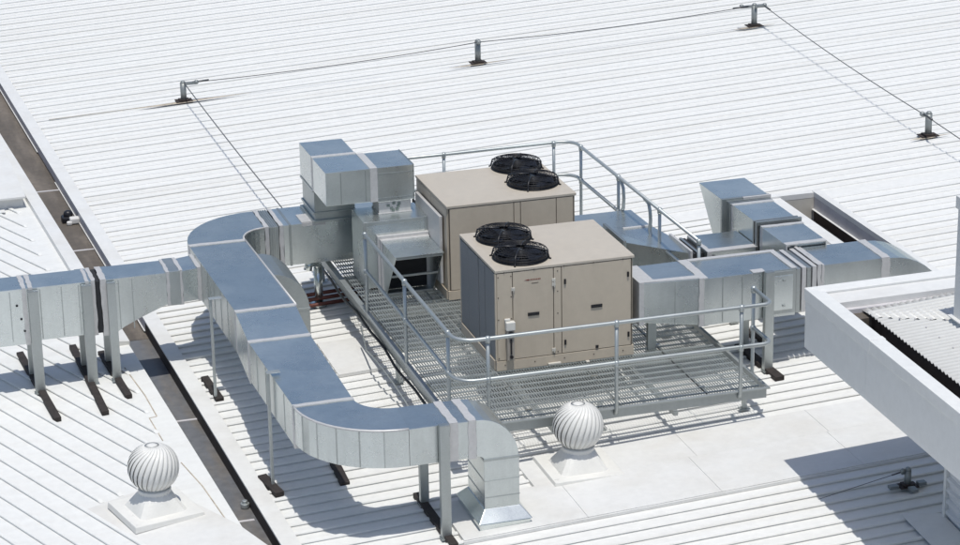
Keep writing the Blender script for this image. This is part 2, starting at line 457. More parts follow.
def bearer(x0, y0, x1, y1, w, parent, h=0.055):
    b = MB(); p = Vector((x0, y0)); q = Vector((x1, y1)); d = (q - p).normalized(); n = Vector((-d.y, d.x)) * w / 2
    P = [p - n, p + n, q + n, q - n]
    zz = max(rz(a.x) for a in P)
    b.hexa([(a.x, a.y, rz(a.x) + 0.004) for a in P], [(a.x, a.y, rz(a.x) + 0.004 + h) for a in P])
    return b.build('bearer', RUBBER, parent, 0.006)

# ------------------------------------------------------------------ the S-shaped duct
ZT = 0.70
Sd = thing('air_duct', (-2.4, 1.0, 0.2), 'long S-shaped galvanised duct with blue-grey top, curving from the stacked tower to the floor outlet', 'duct')
outer = arc(-1.778, 3.556, 1.016, 1.10, 90, 180, 10); inner = arc(-1.778, 3.556, 0.331, 0.37, 180, 90, 8)
plan_prism('elbow', outer + inner, 0.20, ZT, Sd)
plan_prism('duct_section', [(-2.794, 3.553), (-2.735, 1.04), (-2.041, 1.049), (-2.109, 3.553)], 0.20, ZT + 0.001, Sd)
plan_prism('duct_section', [(-2.737, 1.037), (-2.797, 0.034), (-2.109, 0.040), (-2.043, 1.045)], 0.21, ZT - 0.001, Sd)
plan_prism('duct_section', [(-2.797, 0.031), (-2.749, -1.938), (-2.126, -1.935), (-2.109, 0.037)], 0.25, ZT + 0.0005, Sd)
o2 = arc(-1.80, -1.941, 0.95, 0.965, 180, 270, 12); i2 = arc(-1.76, -1.941, 0.366, 0.372, 270, 180, 8)
plan_prism('elbow', o2 + i2, 0.30, ZT, Sd)
boxpart('duct_section', -1.797, -1.11, -2.905, -2.313, 0.30, ZT - 0.0008, Sd)
# seam bands (raised sealing tape over the joints)
for pts in ([(-2.80, 3.575), (-2.795, 3.50), (-2.105, 3.50), (-2.105, 3.575)],
            [(-2.742, 1.075), (-2.741, 1.005), (-2.037, 1.012), (-2.035, 1.082)],
            [(-2.803, 0.072), (-2.803, 0.0), (-2.103, 0.005), (-2.103, 0.078)],
            [(-2.756, -1.905), (-2.756, -1.97), (-2.120, -1.965), (-2.120, -1.90)]):
    (ax, ay), (bx_, by_), (cx_, cy_), (dx_, dy_) = pts
    ed = [(bx_ + (cx_ - bx_) * k / 9, by_ + (cy_ - by_) * k / 9 + jit()) for k in range(10)] + [(dx_ + (ax - dx_) * k / 9, dy_ + (ay - dy_) * k / 9 + jit()) for k in range(10)]
    plan_prism('joint_band', ed, 0.245, ZT + 0.008, Sd, TAPE, 0)
# beads of sealant along the upper edges
for name, pth in (('edge_seal', [(x, y) for x, y in inner[:]] + []), ('edge_seal', [(-2.103, 3.55), (-2.037, 1.045)]), ('edge_seal', o2)):
    b = MB()
    b.tube([(x, y, ZT + 0.001) for x, y in pth], 0.013, 6)
    b.build(name, TAPE, Sd)
# vertical folded seams on the long left side and the big elbow
sm = MB()
for y in (3.2, 2.85, 2.5, 2.15, 1.8, 1.45):
    x = -2.794 + (3.553 - y) / 2.513 * 0.059; sm.box(x - 0.006, x + 0.01, y, y + 0.012, 0.21, 0.69)
for y in (-0.35, -0.75, -1.15, -1.55):
    x = -2.797 + (0.031 - y) / 1.969 * 0.048; sm.box(x - 0.006, x + 0.01, y, y + 0.012, 0.26, 0.69)
for k in (2, 4, 6, 8, 10):
    x, y = o2[k]; sm.box(x - 0.006, x + 0.006, y - 0.006, y + 0.006, 0.306, 0.69)
sm.build('folded_seam', GALVD, Sd, each=True)
band_x(-1.38, 0.085, -2.905, -2.313, 0.30, ZT, Sd)
band_x(-1.19, 0.085, -2.905, -2.313, 0.30, ZT, Sd)
# vertical elbow and drop
rings = []
for k in range(9):
    a = math.radians(90 - 90 * k / 8)
    ro, ri = 0.44, 0.05
    cx, cz = -1.105, 0.26
    po = (cx + ro * math.cos(a), cz + ro * math.sin(a)); pi_ = (cx + 0.075 * math.cos(a), cz + 0.045 * math.sin(a))
    rings.append([(po[0], -2.90, po[1]), (po[0], -2.316, po[1]), (pi_[0], -2.316, pi_[1]), (pi_[0], -2.90, pi_[1])])
b = MB(); b.sweep(rings); eb = b.build('elbow', GALV, Sd, 0.003)
b = MB()
b.hexa([(-1.03, -2.905, -0.28), (-0.662, -2.905, -0.28), (-0.662, -2.312, -0.28), (-1.03, -2.312, -0.28)],
       [(-1.03, -2.905, 0.262), (-0.662, -2.905, 0.262), (-0.662, -2.312, 0.262), (-1.03, -2.312, 0.262)])
b.build('outlet_drop', GALV, Sd, 0.004)
b = MB(); b.box(-1.036, -0.656, -2.911, -2.306, 0.24, 0.265)
for z in (0.02, -0.16): b.box(-1.034, -0.658, -2.909, -2.308, z, z + 0.012)
b.build('folded_seam', GALVD, Sd, 0.002, each=True)
b = MB()
b.hexa([(-1.13, -3.02, -0.395), (-0.56, -3.02, -0.395), (-0.56, -2.19, -0.395), (-1.13, -2.19, -0.395)],
       [(-1.034, -2.909, -0.275), (-0.658, -2.909, -0.275), (-0.658, -2.308, -0.275), (-1.034, -2.308, -0.275)])
b.hexa([(-1.11, -2.995, -0.50), (-0.58, -2.995, -0.475), (-0.58, -2.22, -0.475), (-1.11, -2.22, -0.50)],
       [(-1.115, -3.005, -0.40), (-0.575, -3.005, -0.40), (-0.575, -2.205, -0.40), (-1.115, -2.205, -0.40)])
b.build('flared_hood', ALU, Sd, 0.006)
# stays and legs
for (x, y, zt) in ((-2.812, -1.02, 0.735), (-2.90, 1.67, 0.66)):
    b = MB(); b.box(x - 0.016, x + 0.016, y - 0.016, y + 0.016, rz(x) + 0.06, zt)
    b.box(x - 0.02, x + 0.13, y - 0.04, y + 0.04, zt, zt + 0.008)
    l = b.build('support_leg', STEEL, Sd, 0.003)
bearer(-2.868, -0.72, -2.79, -1.25, 0.10, Sd); bearer(-2.90, 2.36, -2.86, 1.60, 0.09, Sd)
bearer(-2.06, -0.62, -2.09, -1.30, 0.10, Sd)
leg(-1.455, -2.955, 0.715, Sd); leg(-1.445, -2.10, 0.30, Sd, 0.09)
bearer(-1.46, -1.86, -1.44, -3.20, 0.085, Sd)
# start of the run, toward the plenum
for x, w in ((-1.775, 0.05), (-1.59, 0.05)):
    band_x(x, w, 3.935, 4.655, 0.20, ZT, Sd)
boxpart('duct_section', -1.72, -1.60, 3.93, 4.65, 0.20, ZT - 0.004, Sd, GALVD)
for x in (-1.71, -1.685, -1.655, -1.625):
    boxpart('folded_seam', x, x + 0.012, 3.922, 4.658, 0.19, ZT + 0.004, Sd, GALVD, 0)
boxpart('duct_section', -1.538, 0.02, 3.94, 4.66, 0.17, ZT, Sd)
band_x(-1.47, 0.03, 3.94, 4.66, 0.17, ZT, Sd, GALVD, 0.006)

# ------------------------------------------------------------------ dropper behind the S duct
dr = thing('duct_dropper', (-1.85, 2.65, -0.5), 'short curved galvanised branch dropping to the roof behind the S-shaped duct', 'duct')
rings = []
for k in range(9):
    a = math.radians(90 - 90 * k / 8)
    po = (-2.07 + 0.45 * math.cos(a), 0.21 + 0.46 * math.sin(a)); pi_ = (-2.06 + 0.04 * math.cos(a), 0.20 + 0.03 * math.sin(a))
    rings.append([(po[0], 2.24, po[1]), (po[0], 3.06, po[1]), (pi_[0], 3.06, pi_[1]), (pi_[0], 2.24, pi_[1])])
b = MB(); b.sweep(rings); b.build('elbow', GALVD, dr, 0.003)
boxpart('duct_section', -2.022, -1.618, 2.238, 3.062, -0.50, 0.205, dr, GALVD)
boxpart('joint_band', -2.03, -1.61, 2.23, 3.07, 0.19, 0.215, dr, GALVD, 0.002)

# ------------------------------------------------------------------ left branch duct
Ld = thing('air_duct', (-4.5, 3.1, -0.3), 'straight galvanised duct on six legs crossing the left gutter into the S-shaped duct', 'duct')
YF, YB = 2.85, 3.33
boxpart('duct_section', -7.9, -4.86, YF, YB, -0.06, 0.63, Ld)
band_x(-4.90, 0.05, YF, YB, -0.06, 0.63, Ld); band_x(-4.825, 0.055, YF, YB, -0.05, 0.63, Ld)
boxpart('duct_section', -4.86, -4.07, YF, YB, -0.03, 0.629, Ld)
band_x(-4.155, 0.04, YF, YB, -0.03, 0.63, Ld); band_x(-4.095, 0.05, YF, YB, -0.04, 0.63, Ld)
boxpart('flexible_collar', -4.045, -3.985, YF + 0.01, YB - 0.01, -0.03, 0.615, Ld, FLEX)
band_x(-3.985, 0.07, YF, YB, -0.06, 0.63, Ld)
b = MB()
prof = [(-3.92, 0.63), (-3.20, 0.63), (-3.20, 0.235), (-3.50, 0.12), (-3.72, 0.02), (-3.82, -0.04), (-3.92, -0.06)]
b.prism([(x, YF, z) for x, z in prof], (0, YB - YF, 0)); b.build('tapered_section', GALV, Ld, 0.004)
band_x(-3.205, 0.04, YF - 0.005, YB + 0.005, 0.225, 0.635, Ld)
boxpart('duct_section', -3.17, -3.04, YF - 0.01, YB + 0.03, 0.215, 0.64, Ld, GALVD)
band_x(-3.05, 0.04, YF, YB, 0.22, 0.64, Ld)
b = MB(); b.hexa([(-3.01, YF, 0.24), (-2.785, YF + 0.03, 0.24), (-2.785, YB + 0.05, 0.24), (-3.01, YB, 0.24)], [(-3.01, YF, 0.63), (-2.785, YF + 0.03, 0.64), (-2.785, YB + 0.05, 0.64), (-3.01, YB, 0.63)])
b.build('duct_section', GALV, Ld, 0.003)
band_x(-2.83, 0.05, YF + 0.02, YB + 0.05, 0.235, 0.643, Ld)
b = MB()
for x in (-5.05, -4.70, -4.45, -4.25, -3.78, -3.62): b.box(x, x + 0.012, YF - 0.005, YF + 0.004, -0.01, 0.60)
b.build('folded_seam', GALVD, Ld, each=True)
b = MB()
for (x, z) in ((-4.97, 0.42), (-4.90, 0.10), (-4.93, 0.25)): b.cyl((x, YF - 0.002), 0.014, z, z + 0.02, 8)
b.build('fixing', BLACK, Ld, each=True)
for x, w in ((-4.78, 0.115), (-4.155, 0.115), (-3.87, 0.10)):
    leg(x, YF - 0.045, 0.60, Ld, w)
    leg(x - 0.0, YB + 0.05, 0.60, Ld, w)
bearer(-4.858, 4.17, -4.708, 1.85, 0.085, Ld); bearer(-4.215, 4.12, -4.165, 1.80, 0.085, Ld); bearer(-3.92, 3.75, -3.83, 2.18, 0.08, Ld)

# ------------------------------------------------------------------ stacked tower on the S duct and the plenum
ZTop = 1.55
tw = thing('duct_tower', (-0.7, 3.9, 0.7), 'stacked pale galvanised box duct bridging from the S-shaped duct over to the hooded plenum box', 'duct')
boxpart('duct_section', -1.15, -0.60, 3.91, 4.60, 1.13, ZTop, tw)
boxpart('duct_section', -1.152, -0.598, 3.19, 3.905, 1.125, ZTop - 0.002, tw)
plan_prism('joint_band', [(-1.157, 3.945), (-1.157, 3.88), (-0.594, 3.88), (-0.594, 3.945)], 1.122, ZTop + 0.006, tw, TAPE, 0.002)
boxpart('joint_band', -0.598, -0.505, 3.185, 3.87, 1.12, ZTop + 0.004, tw, TAPE, 0.003)
boxpart('duct_section', -0.504, -0.05, 3.19, 3.86, 1.11, ZTop - 0.001, tw)
b = MB(); b.box(-0.506, -0.048, 3.186, 3.862, 1.46, 1.472); b.box(-0.506, -0.048, 3.186, 3.862, 1.15, 1.162); b.box(-0.06, -0.044, 3.186, 3.864, 1.106, ZTop + 0.003)
b.build('folded_seam', GALVD, tw, each=True)
b = MB(); b.box(-0.97, -0.958, 3.186, 3.2, 1.14, 1.53); b.box(-0.66, -0.648, 3.186, 3.2, 1.14, 1.53); b.build('folded_seam', GALVD, tw)
boxpart('duct_section', -1.135, -0.62, 3.93, 4.58, 0.70, 1.128, tw, GALVD)
b = MB(); b.box(-1.16, -0.60, 3.905, 4.60, 1.10, 1.125); b.box(-1.155, -0.61, 3.915, 4.60, 0.80, 0.83); b.box(-1.17, -0.59, 3.90, 4.62, 0.702, 0.73); b.build('joint_band', GALVD, tw, 0.003, each=True)
b = MB(); b.box(-1.30, -1.17, 3.94, 4.3, 0.702, 0.709); b.box(-1.3, -1.0, 3.935, 3.96, 0.66, 0.709); b.build('sealant_patch', TAPE, tw, 0.003, each=True)
boxpart('flexible_collar', -0.49, -0.085, 3.22, 3.54, 0.947, 1.108, tw, TAPE, 0.004)
b = MB()
for i in range(7):
    a = i * 0.9; x = -0.29 + 0.09 * math.cos(a) * (0.5 + 0.5 * (i % 2)); z = 1.03 + 0.045 * math.sin(a)
    b.box(x - 0.02, x + 0.016, 3.212, 3.2195, z - 0.016, z + 0.013)
b.build('printed_mark', GREENG, tw, each=True)
boxpart('joint_band', -0.50, -0.075, 3.21, 3.55, 0.946, 0.962, tw, TAPE, 0.002)

pn = thing('plenum_box', (-0.33, 3.6, 0.0), 'galvanised plenum box with angled weather hood standing on the left of the platform', 'plenum')
boxpart('cabinet', -0.755, 0.044, 2.955, 3.56, 0.10, 0.945, pn)
b = MB()
b.box(-0.76, -0.72, 2.949, 2.955, 0.10, 0.945); b.box(0.006, 0.045, 2.949, 2.955, 0.10, 0.945); b.box(-0.72, 0.006, 2.949, 2.955, 0.90, 0.945)
b.build('corner_trim', GALVD, pn, 0.002, each=True)
b = MB()
for x in (-0.72, 0.03):
    for y in (3.0, 3.5): b.box(x - 0.03, x + 0.03, y - 0.03, y + 0.03, 0.005, 0.10)
b.build('stand', BEAM, pn, 0.003, each=True)
# hood frame: pale flanges, tapered cheeks, dark mouth with two blades
b = MB()
b.box(-0.60, 0.044, 2.90, 2.949, 0.72, 0.77); b.box(-0.60, -0.545, 2.90, 2.949, 0.06, 0.72); b.box(-0.01, 0.044, 2.90, 2.949, 0.06, 0.72)
b.box(-0.575, 0.036, 2.84, 2.90, 0.69, 0.735); b.box(-0.575, -0.53, 2.84, 2.90, 0.08, 0.69); b.box(-0.01, 0.036, 2.84, 2.90, 0.08, 0.69)
b.build('hood_frame', TAPE, pn, 0.003, each=True)
hx0, hx1 = -0.555, 0.032
T0, T1, Bz = (2.84, 0.715), (2.22, 0.715), (2.70, 0.10)
th = 0.006
b = MB()
b.box(hx0 - 0.01, hx1 + 0.01, T1[0] - 0.01, T0[0], 0.709, 0.716)
for x in (hx0, hx1 - th):
    b.prism([(x, T0[0], 0.708), (x, T1[0], 0.708), (x, Bz[0], Bz[1]), (x, T0[0], Bz[1])], (th, 0, 0))
b.box(hx0, hx1, Bz[0], T0[0], Bz[1] - 0.008, Bz[1] - 0.001)
b.build('hood', GALV, pn)
b = MB()
for t in (0.02, 0.5, 0.985):
    y = T1[0] + (Bz[0] - T1[0]) * t; z = T1[1] + (Bz[1] - T1[1]) * t - 0.01
    b.box(hx0 + 0.006, hx1 - 0.006, y - 0.012, y + 0.012, z - 0.016, z + 0.010)
b.build('hood_bar', STEEL, pn, 0.002, each=True)
b = MB(); b.box(hx0 + 0.008, hx1 - 0.008, 2.842, 2.847, 0.105, 0.70); b.build('hood_mesh', DARK, pn)
b = MB(); b.box(0.071, 0.085, 3.52, 3.75, 0.35, 0.94); b.build('flexible_collar', FLEX, pn)
b = MB(); b.box(0.046, 0.084, 2.42, 3.5, 0.25, 1.10); b.build('collar_panel', TAPE, pn, 0.004)

# ------------------------------------------------------------------ packaged air conditioners (with the platform: one surveyed group)
frame(0.9936, (-0.0485, -0.1599, 0.0651))
def ac_unit(ox, oy, label, fans, panels, coil_left):
    W, Dp, H = 1.632, 1.389, 1.193
    t = thing('air_conditioner', (ox, oy, 0.01), label, 'air conditioner', 'rooftop air conditioners on the platform')
    Z = 0.01
    def bx(name, x0, x1, y0, y1, z0, z1, m, bev=0.003, par=t):
        b = MB(); b.box(ox + x0, ox + x1, oy + y0, oy + y1, Z + z0, Z + z1); return b.build(name, m, par, bev)
    b = MB()
    for y0, y1 in ((-0.005, 0.04), (Dp - 0.04, Dp + 0.005)): b.box(ox + 0.0, ox + W, oy + y0, oy + y1, Z, Z + 0.115)
    for x0, x1 in ((-0.012, 0.03), (W - 0.03, W + 0.005)): b.box(ox + x0, ox + x1, oy + 0.04, oy + Dp - 0.04, Z, Z + 0.115)
    b.box(ox + 0.03, ox + W - 0.03, oy + 0.04, oy + Dp - 0.04, Z + 0.06, Z + 0.115)
    b.build('base_rail', TAN, t, 0.003, each=True)
    body = bx('cabinet', 0.012, W - 0.012, 0.012, Dp - 0.012, 0.117, H - 0.035, TAN, 0.003)
    lid = bx('lid', -0.006, W + 0.006, -0.006, Dp + 0.006, H - 0.034, H, TANTOP, 0.006)
    # front panels, each proud of the cabinet, with shadow gaps between
    b = MB(); b.box(ox + 0.02, ox + W - 0.02, oy + 0.006, oy + 0.0118, Z + 0.12, Z + H - 0.04); b.build('seam_gap', SEAM, t)
    for (x0, x1, par_) in panels:
        bx('front_panel', x0 + 0.0045, x1 - 0.0045, -0.002, 0.0055, 0.124, H - 0.042, TAN, 0.002)
    if coil_left:
        # slate coloured coil faces on the left side
        bx('coil', -0.001, 0.0115, 0.03, 0.64, 0.13, H - 0.05, COIL, 0.002)
        bx('coil', -0.004, 0.0115, 0.66, Dp - 0.03, 0.13, H - 0.05, COIL, 0.002)
        b = MB(); b.box(ox - 0.006, ox + 0.011, oy - 0.002, oy + 0.028, Z + 0.12, Z + H - 0.04); b.box(ox - 0.006, ox + 0.011, oy + Dp - 0.028, oy + Dp, Z + 0.12, Z + H - 0.04)
        b.build('corner_post', TAN, t, 0.002, each=True)
        b = MB()
        for y in (0.4, 1.05):
            b.box(ox - 0.007, ox - 0.003, oy + y, oy + y + 0.006, Z + 0.14, Z + H - 0.06)
        b.build('coil_rib', COIL, t, each=True)
    else:
        bx('side_panel', -0.001, 0.0115, 0.02, 0.70, 0.124, H - 0.042, TAN, 0.002)
        bx('side_panel', -0.001, 0.0115, 0.71, Dp - 0.02, 0.124, H - 0.042, TAN, 0.002)
    for (fx, fy) in fans:
        c = (ox + fx, oy + fy); zt = Z + H
        f = MB(); f.cyl(c, 0.285, zt + 0.001, zt + 0.006, 40); fan = f.build('fan', DARK, t)
        rg = []
        for k in range(41):
            a = 2 * math.pi * k / 40; rg.append([(c[0] + r * math.cos(a), c[1] + r * math.sin(a), zt + z) for r, z in ((0.288, 0.004), (0.296, 0.004), (0.296, 0.052), (0.288, 0.052))])
        wl_ = MB(); wl_.sweep(rg, False); wl_.build('collar', BLACK, fan)
        rim = MB(); rim.ring(c, 0.297, 0.014, zt + 0.014, 40, 6); rim.build('shroud_ring', BLACK, fan)
        bl = MB()
        for k in range(5):
            a0 = k * 2 * math.pi / 5 + fx
            P = []
            for (r, da, dz) in ((0.07, -0.25, 0.030), (0.265, -0.42, 0.024), (0.272, 0.16, 0.052), (0.07, 0.35, 0.048)):
                P.append((c[0] + r * math.cos(a0 + da), c[1] + r * math.sin(a0 + da), zt + dz))
            bl.hexa([(x, y, z - 0.004) for x, y, z in P], P)
        bl.build('blade', BLADE, fan, each=True)
        hb = MB(); hb.cyl(c, 0.075, zt + 0.006, zt + 0.075, 20); hb.cyl(c, 0.05, zt + 0.075, zt + 0.083, 20); hb.build('motor_hub', BLADE, fan, 0.004)
        hb = MB(); hb.cyl((c[0] + 0.01, c[1] + 0.0), 0.016, zt + 0.083, zt + 0.098, 10); hb.build('hub_cap', ALU, fan)
        g = MB()
        for (r, z) in ((0.315, 0.012), (0.318, 0.045), (0.316, 0.075), (0.300, 0.098), (0.27, 0.108), (0.24, 0.112), (0.21, 0.115), (0.18, 0.117), (0.15, 0.119), (0.12, 0.120), (0.09, 0.121)):
            g.ring(c, r, 0.0040, zt + z, 40, 4)
        for k in range(24):
            a = 2 * math.pi * k / 24
            g.tube([(c[0] + r * math.cos(a), c[1] + r * math.sin(a), zt + z) for r, z in ((0.312, 0.008), (0.318, 0.05), (0.312, 0.085), (0.29, 0.103), (0.20, 0.117), (0.09, 0.122))], 0.0024, 4)
        g.build('wire_guard', BLACK, fan)
        g = MB()
        for k in range(4):
            a = math.radians(-118 + 90 * k)
            g.tube([(c[0] + r * math.cos(a), c[1] + r * math.sin(a), zt + z) for r, z in ((0.352, 0.004), (0.33, 0.012), (0.318, 0.05), (0.305, 0.098), (0.18, 0.123), (0.05, 0.126))], 0.0105, 6)
        g.build('guard_stay', BLACK, fan, each=True)
    return t, bx, body

ac1, bx, body = ac_unit(0, 0, 'front tan air conditioner with slate coil side and isolator switch, behind the front handrail',
    [(0.43, 1.06), (0.405, 0.35)], [(0.012, 0.198, 0), (0.198, 0.678, 0), (0.678, 0.772, 0), (0.772, 1.60, 0)], True)
b = MB()
for x0, x1, z in ((0.372, 0.507, 0.645), (1.119, 1.253, 0.65)): b.box(x0, x1, -0.012, -0.002, z - 0.018, z + 0.02)
b.build('recessed_handle', BLACK, ac1, 0.003, each=True)
b = MB()
for x, z in ((0.811, 0.985), (1.56, 0.985), (0.811, 0.262), (1.567, 0.265)): b.box(x - 0.012, x + 0.012, -0.016, -0.0025, z - 0.03, z + 0.03)
b.box(1.172, 1.207, -0.014, -0.0025, 0.145, 0.18)
b.build('latch', BLACK, ac1, 0.004, each=True)
b = MB()
for x, z in ((0.20, 0.967), (0.672, 0.19), (0.676, 1.02), (0.676, 0.97)): b.box(x - 0.02, x + 0.024, -0.014, -0.0025, z - 0.02, z + 0.02); b.box(x + 0.0, x + 0.012, -0.022, -0.014, z - 0.035, z + 0.012)
b.build('hinge', CREAM, ac1, 0.003, each=True)
b = MB()
b.prism([(0.336, -0.0026, 1.052), (0.385, -0.0026, 1.043), (0.40, -0.0026, 1.052), (0.385, -0.0026, 1.062)], (0, -0.002, 0))
for i in range(7): b.box(0.405 + i * 0.018, 0.417 + i * 0.018, -0.0046, -0.0026, 1.046, 1.060)
b.build('badge', BRASS, ac1)
b = MB(); b.box(0.42, 0.50, -0.0046, -0.0026, 1.008, 1.014); b.build('badge', SEAM, ac1)
b = MB()
b.box(0.10, 0.205, -0.075, -0.003, 0.50, 0.60); b.box(0.095, 0.16, -0.03, -0.003, 0.60, 0.63)
iso = b.build('isolator_switch', ISOL, ac1, 0.008)
b = MB(); b.box(0.112, 0.196, -0.06, -0.003, 0.14, 0.497); b.build('switch_body', plain('isolator_tan', (0.33, 0.30, 0.26), 0.45, 0, .06, 8), iso, 0.006)
b = MB()
for z, r in ((0.46, 0.03), (0.19, 0.02)):
    rr = [(0.155 + r * math.cos(2 * math.pi * k / 14), -0.062, z + r * math.sin(2 * math.pi * k / 14)) for k in range(14)]
    b.prism(rr, (0, -0.02, 0))
b.box(0.145, 0.165, -0.068, -0.061, 0.22, 0.40)
b.build('switch_knob', BLACK, iso, each=True)
b = MB()
for x in (0.03, 0.18, 0.725, 1.60):
    for z in (0.16, 0.40, 0.62, 0.88, 1.12): b.box(x - 0.006, x + 0.006, -0.006, -0.0025, z - 0.006, z + 0.006)
for x in (0.1, 0.45, 0.8, 1.15, 1.5): b.box(x - 0.006, x + 0.006, -0.010, -0.0045, 1.165, 1.177); b.box(x - 0.006, x + 0.006, -0.010, -0.0055, 0.07, 0.082)
b.build('screw', SEAM, ac1, each=True)
b = MB(); b.box(1.05, 1.09, -0.05, -0.006, 0.0, 0.012); b.box(0.60, 0.75, -0.04, -0.006, 0.02, 0.04); b.build('drain_fitting', CREAM, ac1, 0.003, each=True)

ac2, bx2, body2 = ac_unit(0.155, 2.461, 'rear tan rooftop air conditioner joined to the hooded plenum box',
    [(1.275, 1.26), (1.255, 0.53)], [(0.03, 0.84, 0), (0.84, 0.925, 0), (0.925, 1.38, 0), (1.38, 1.60, 0)], False)

# ------------------------------------------------------------------ platform
PX0, PX1, PY0, PY1 = -0.86, 2.66, -1.43, 5.32
pf = thing('platform', (0.9, 2.0, -0.4), 'low galvanised grating platform carrying the two tan air conditioners', 'platform')
b = MB(); x = PX0 + 0.05
while x < PX1 - 0.04:
    b.box(x, x + 0.004, PY0 + 0.05, PY1 - 0.05, -0.017, 0.0); x += 0.031
y = PY0 + 0.09
while y < PY1 - 0.05:
    b.box(PX0 + 0.05, PX1 - 0.05, y, y + 0.012, -0.014, 0.003); y += 0.15
b.build('grating', GRATE, pf)
b = MB()
for x in (-0.02, 0.98, 1.98): b.box(x, x + 0.010, PY0 + 0.05, PY1 - 0.05, -0.022, 0.0045)
for y in (0.62, 2.9): b.box(PX0 + 0.05, PX1 - 0.05, y, y + 0.008, -0.022, 0.0040)
b.build('panel_joint', STEEL, pf, each=True)
b = MB()
for x in (-0.015, 0.985, 1.985):
    for y in (-1.2, -0.5, 0.2, 1.2, 1.9): b.box(x - 0.035, x + 0.045, y, y + 0.03, 0.0045, 0.010)
b.build('grating_clip', ALU, pf, each=True)
b = MB()
b.box(PX0, PX1, PY0, PY0 + 0.008, -0.115, 0.012); b.box(PX0, PX1, PY0 + 0.008, PY0 + 0.06, -0.115, -0.106); b.box(PX0, PX1, PY0 - 0.035, PY0, -0.004, 0.012)
b.box(PX0, PX0 + 0.008, PY0 + 0.06, PY1, -0.19, 0.012); b.box(PX0 + 0.008, PX0 + 0.07, PY0 + 0.06, PY1, -0.19, -0.18); b.box(PX0 - 0.06, PX0, PY0 - 0.035, PY1, -0.004, 0.012)
b.box(PX1 - 0.008, PX1, PY0 + 0.06, PY1, -0.115, 0.012); b.box(PX1, PX1 + 0.03, PY0 - 0.035, PY1, -0.004, 0.012)
b.box(PX0, PX1, PY1 - 0.008, PY1 - 0.0, -0.115, 0.012)
b.build('edge_beam', BEAM, pf, 0.002, each=True)
b = MB()
for y in (0.03, 1.36, 2.50, 3.82): b.box(PX0 + 0.01, PX1 - 0.01, y, y + 0.06, -0.16, -0.037)
for x in (0.2, 1.6): b.box(x, x + 0.05, PY0 + 0.07, PY1 - 0.01, -0.22, -0.163)
b.build('joist', BEAM, pf, 0.002, each=True)
for x, y in ((2.55, PY0 + 0.36), (0.9, PY0 + 0.5), (-0.78, PY0 + 0.5), (2.58, 1.4), (-0.78, 1.4), (2.58, 5.2), (-0.78, 5.2), (0.9, 1.4), (0.9, 5.2)):
    b = MB(); zf = (rz(x * XF[0] + XF[1].x) - XF[1].z) / XF[0]; b.box(x - 0.025, x + 0.025, y - 0.025, y + 0.025, zf + 0.041, -0.117 if x > 0 else -0.19); b.box(x - 0.06, x + 0.06, y - 0.05, y + 0.05, zf + 0.032, zf + 0.041)
    b.build('leg', STEEL, pf, 0.003)

# handrails
def rail(name, label, runs, posts, group='galvanised pipe handrails around the platform'):
    t = thing(name, (posts[0][0], posts[0][1], 0), label, 'handrail', group)
    for kind, path in runs:
        b = MB(); b.tube(path, 0.0225, 10); b.build(kind, STEEL, t)
    for (x, y, ox, oy, zb) in posts:
        b = MB()
        pth = [(x, y, 0.99), (x, y, 0.5), (x, y, zb + 0.07), (x + ox * 0.3, y + oy * 0.3, zb + 0.025), (x + ox, y + oy, zb)]
        b.tube(pth, 0.021, 10)
        p = b.build('post', STEEL, t)
        for zz in (0.992, 0.535):
            c = MB(); c.ball((x, y, zz), 0.033, 8); c.cyl((x, y), 0.029, zz - 0.045, zz - 0.005, 10); c.build('fitting', STEEL, p)
    return t
def bend(cx, cy, r, a0, a1, z, n=6):
    return [(x, y, z) for x, y in arc(cx, cy, r, r, a0, a1, n)]
HZ, HM = 0.992, 0.535
XL, YF_ = -0.887, -1.475
runs = []
for z in (HZ, HM):
    e = 2.69
    path = [(XL, 2.38, z)] + bend(XL + 0.22, YF_ + 0.22, 0.22, 180, 270, z) + bend(e - 0.1, YF_ + 0.1, 0.1, 270, 360, z) + [(e, -0.95, z)]
    runs.append(('top_rail' if z == HZ else 'mid_rail', path))
posts = [(XL, 2.38, 0.045, 0.0, -0.08), (XL, 0.588, 0.045, 0, -0.08), (XL, -1.156, 0.045, 0, -0.08),
         (-0.542, YF_, 0, 0.055, -0.07), (0.894, YF_, 0, 0.055, -0.07), (2.33, YF_, 0, 0.055, -0.07), (2.69, -0.95, -0.04, 0, -0.07)]
rail('guard_rail', 'front galvanised pipe handrail wrapping the left and front sides of the platform', runs, posts)
YBK, XR = 5.30, 2.735
top = [(-0.86, YBK, HZ), (0.95, YBK, HZ)] + bend(XR - 0.22, YBK - 0.22 + 0.04, 0.22, 90, 0, HZ) + [(XR, 0.78, HZ)]
mid = [(-0.86, YBK, HM)] + bend(XR - 0.22, YBK - 0.22 + 0.04, 0.22, 90, 0, HM) + [(XR, 3.56, HM)]
loop1 = [(XR, 3.62, HZ - 0.01), (XR, 3.47, HZ - 0.02), (XR, 3.38, HZ - 0.10), (XR, 3.36, 0.76), (XR, 3.38, HM + 0.10), (XR, 3.46, HM + 0.01), (XR, 3.58, HM)]
loop2 = [(XR, 2.62, HZ - 0.01), (XR, 2.47, HZ - 0.03), (XR, 2.42, HZ - 0.12), (XR, 2.40, 0.76), (XR, 2.43, HM + 0.10), (XR, 2.38, HM + 0.01), (XR, 2.10, HM)]
mid2 = [(XR, 2.10, HM), (XR, 0.78, HM)]
posts = [(-0.83, YBK, 0, -0.01, -0.07), (0.93, YBK, 0, -0.01, -0.07), (2.45, YBK, 0, -0.01, -0.07), (XR, 5.02, -0.05, 0, -0.07), (XR, 3.56, -0.05, 0, -0.07), (XR, 2.09, -0.05, 0, -0.07), (XR, 0.80, -0.05, 0, -0.07)]
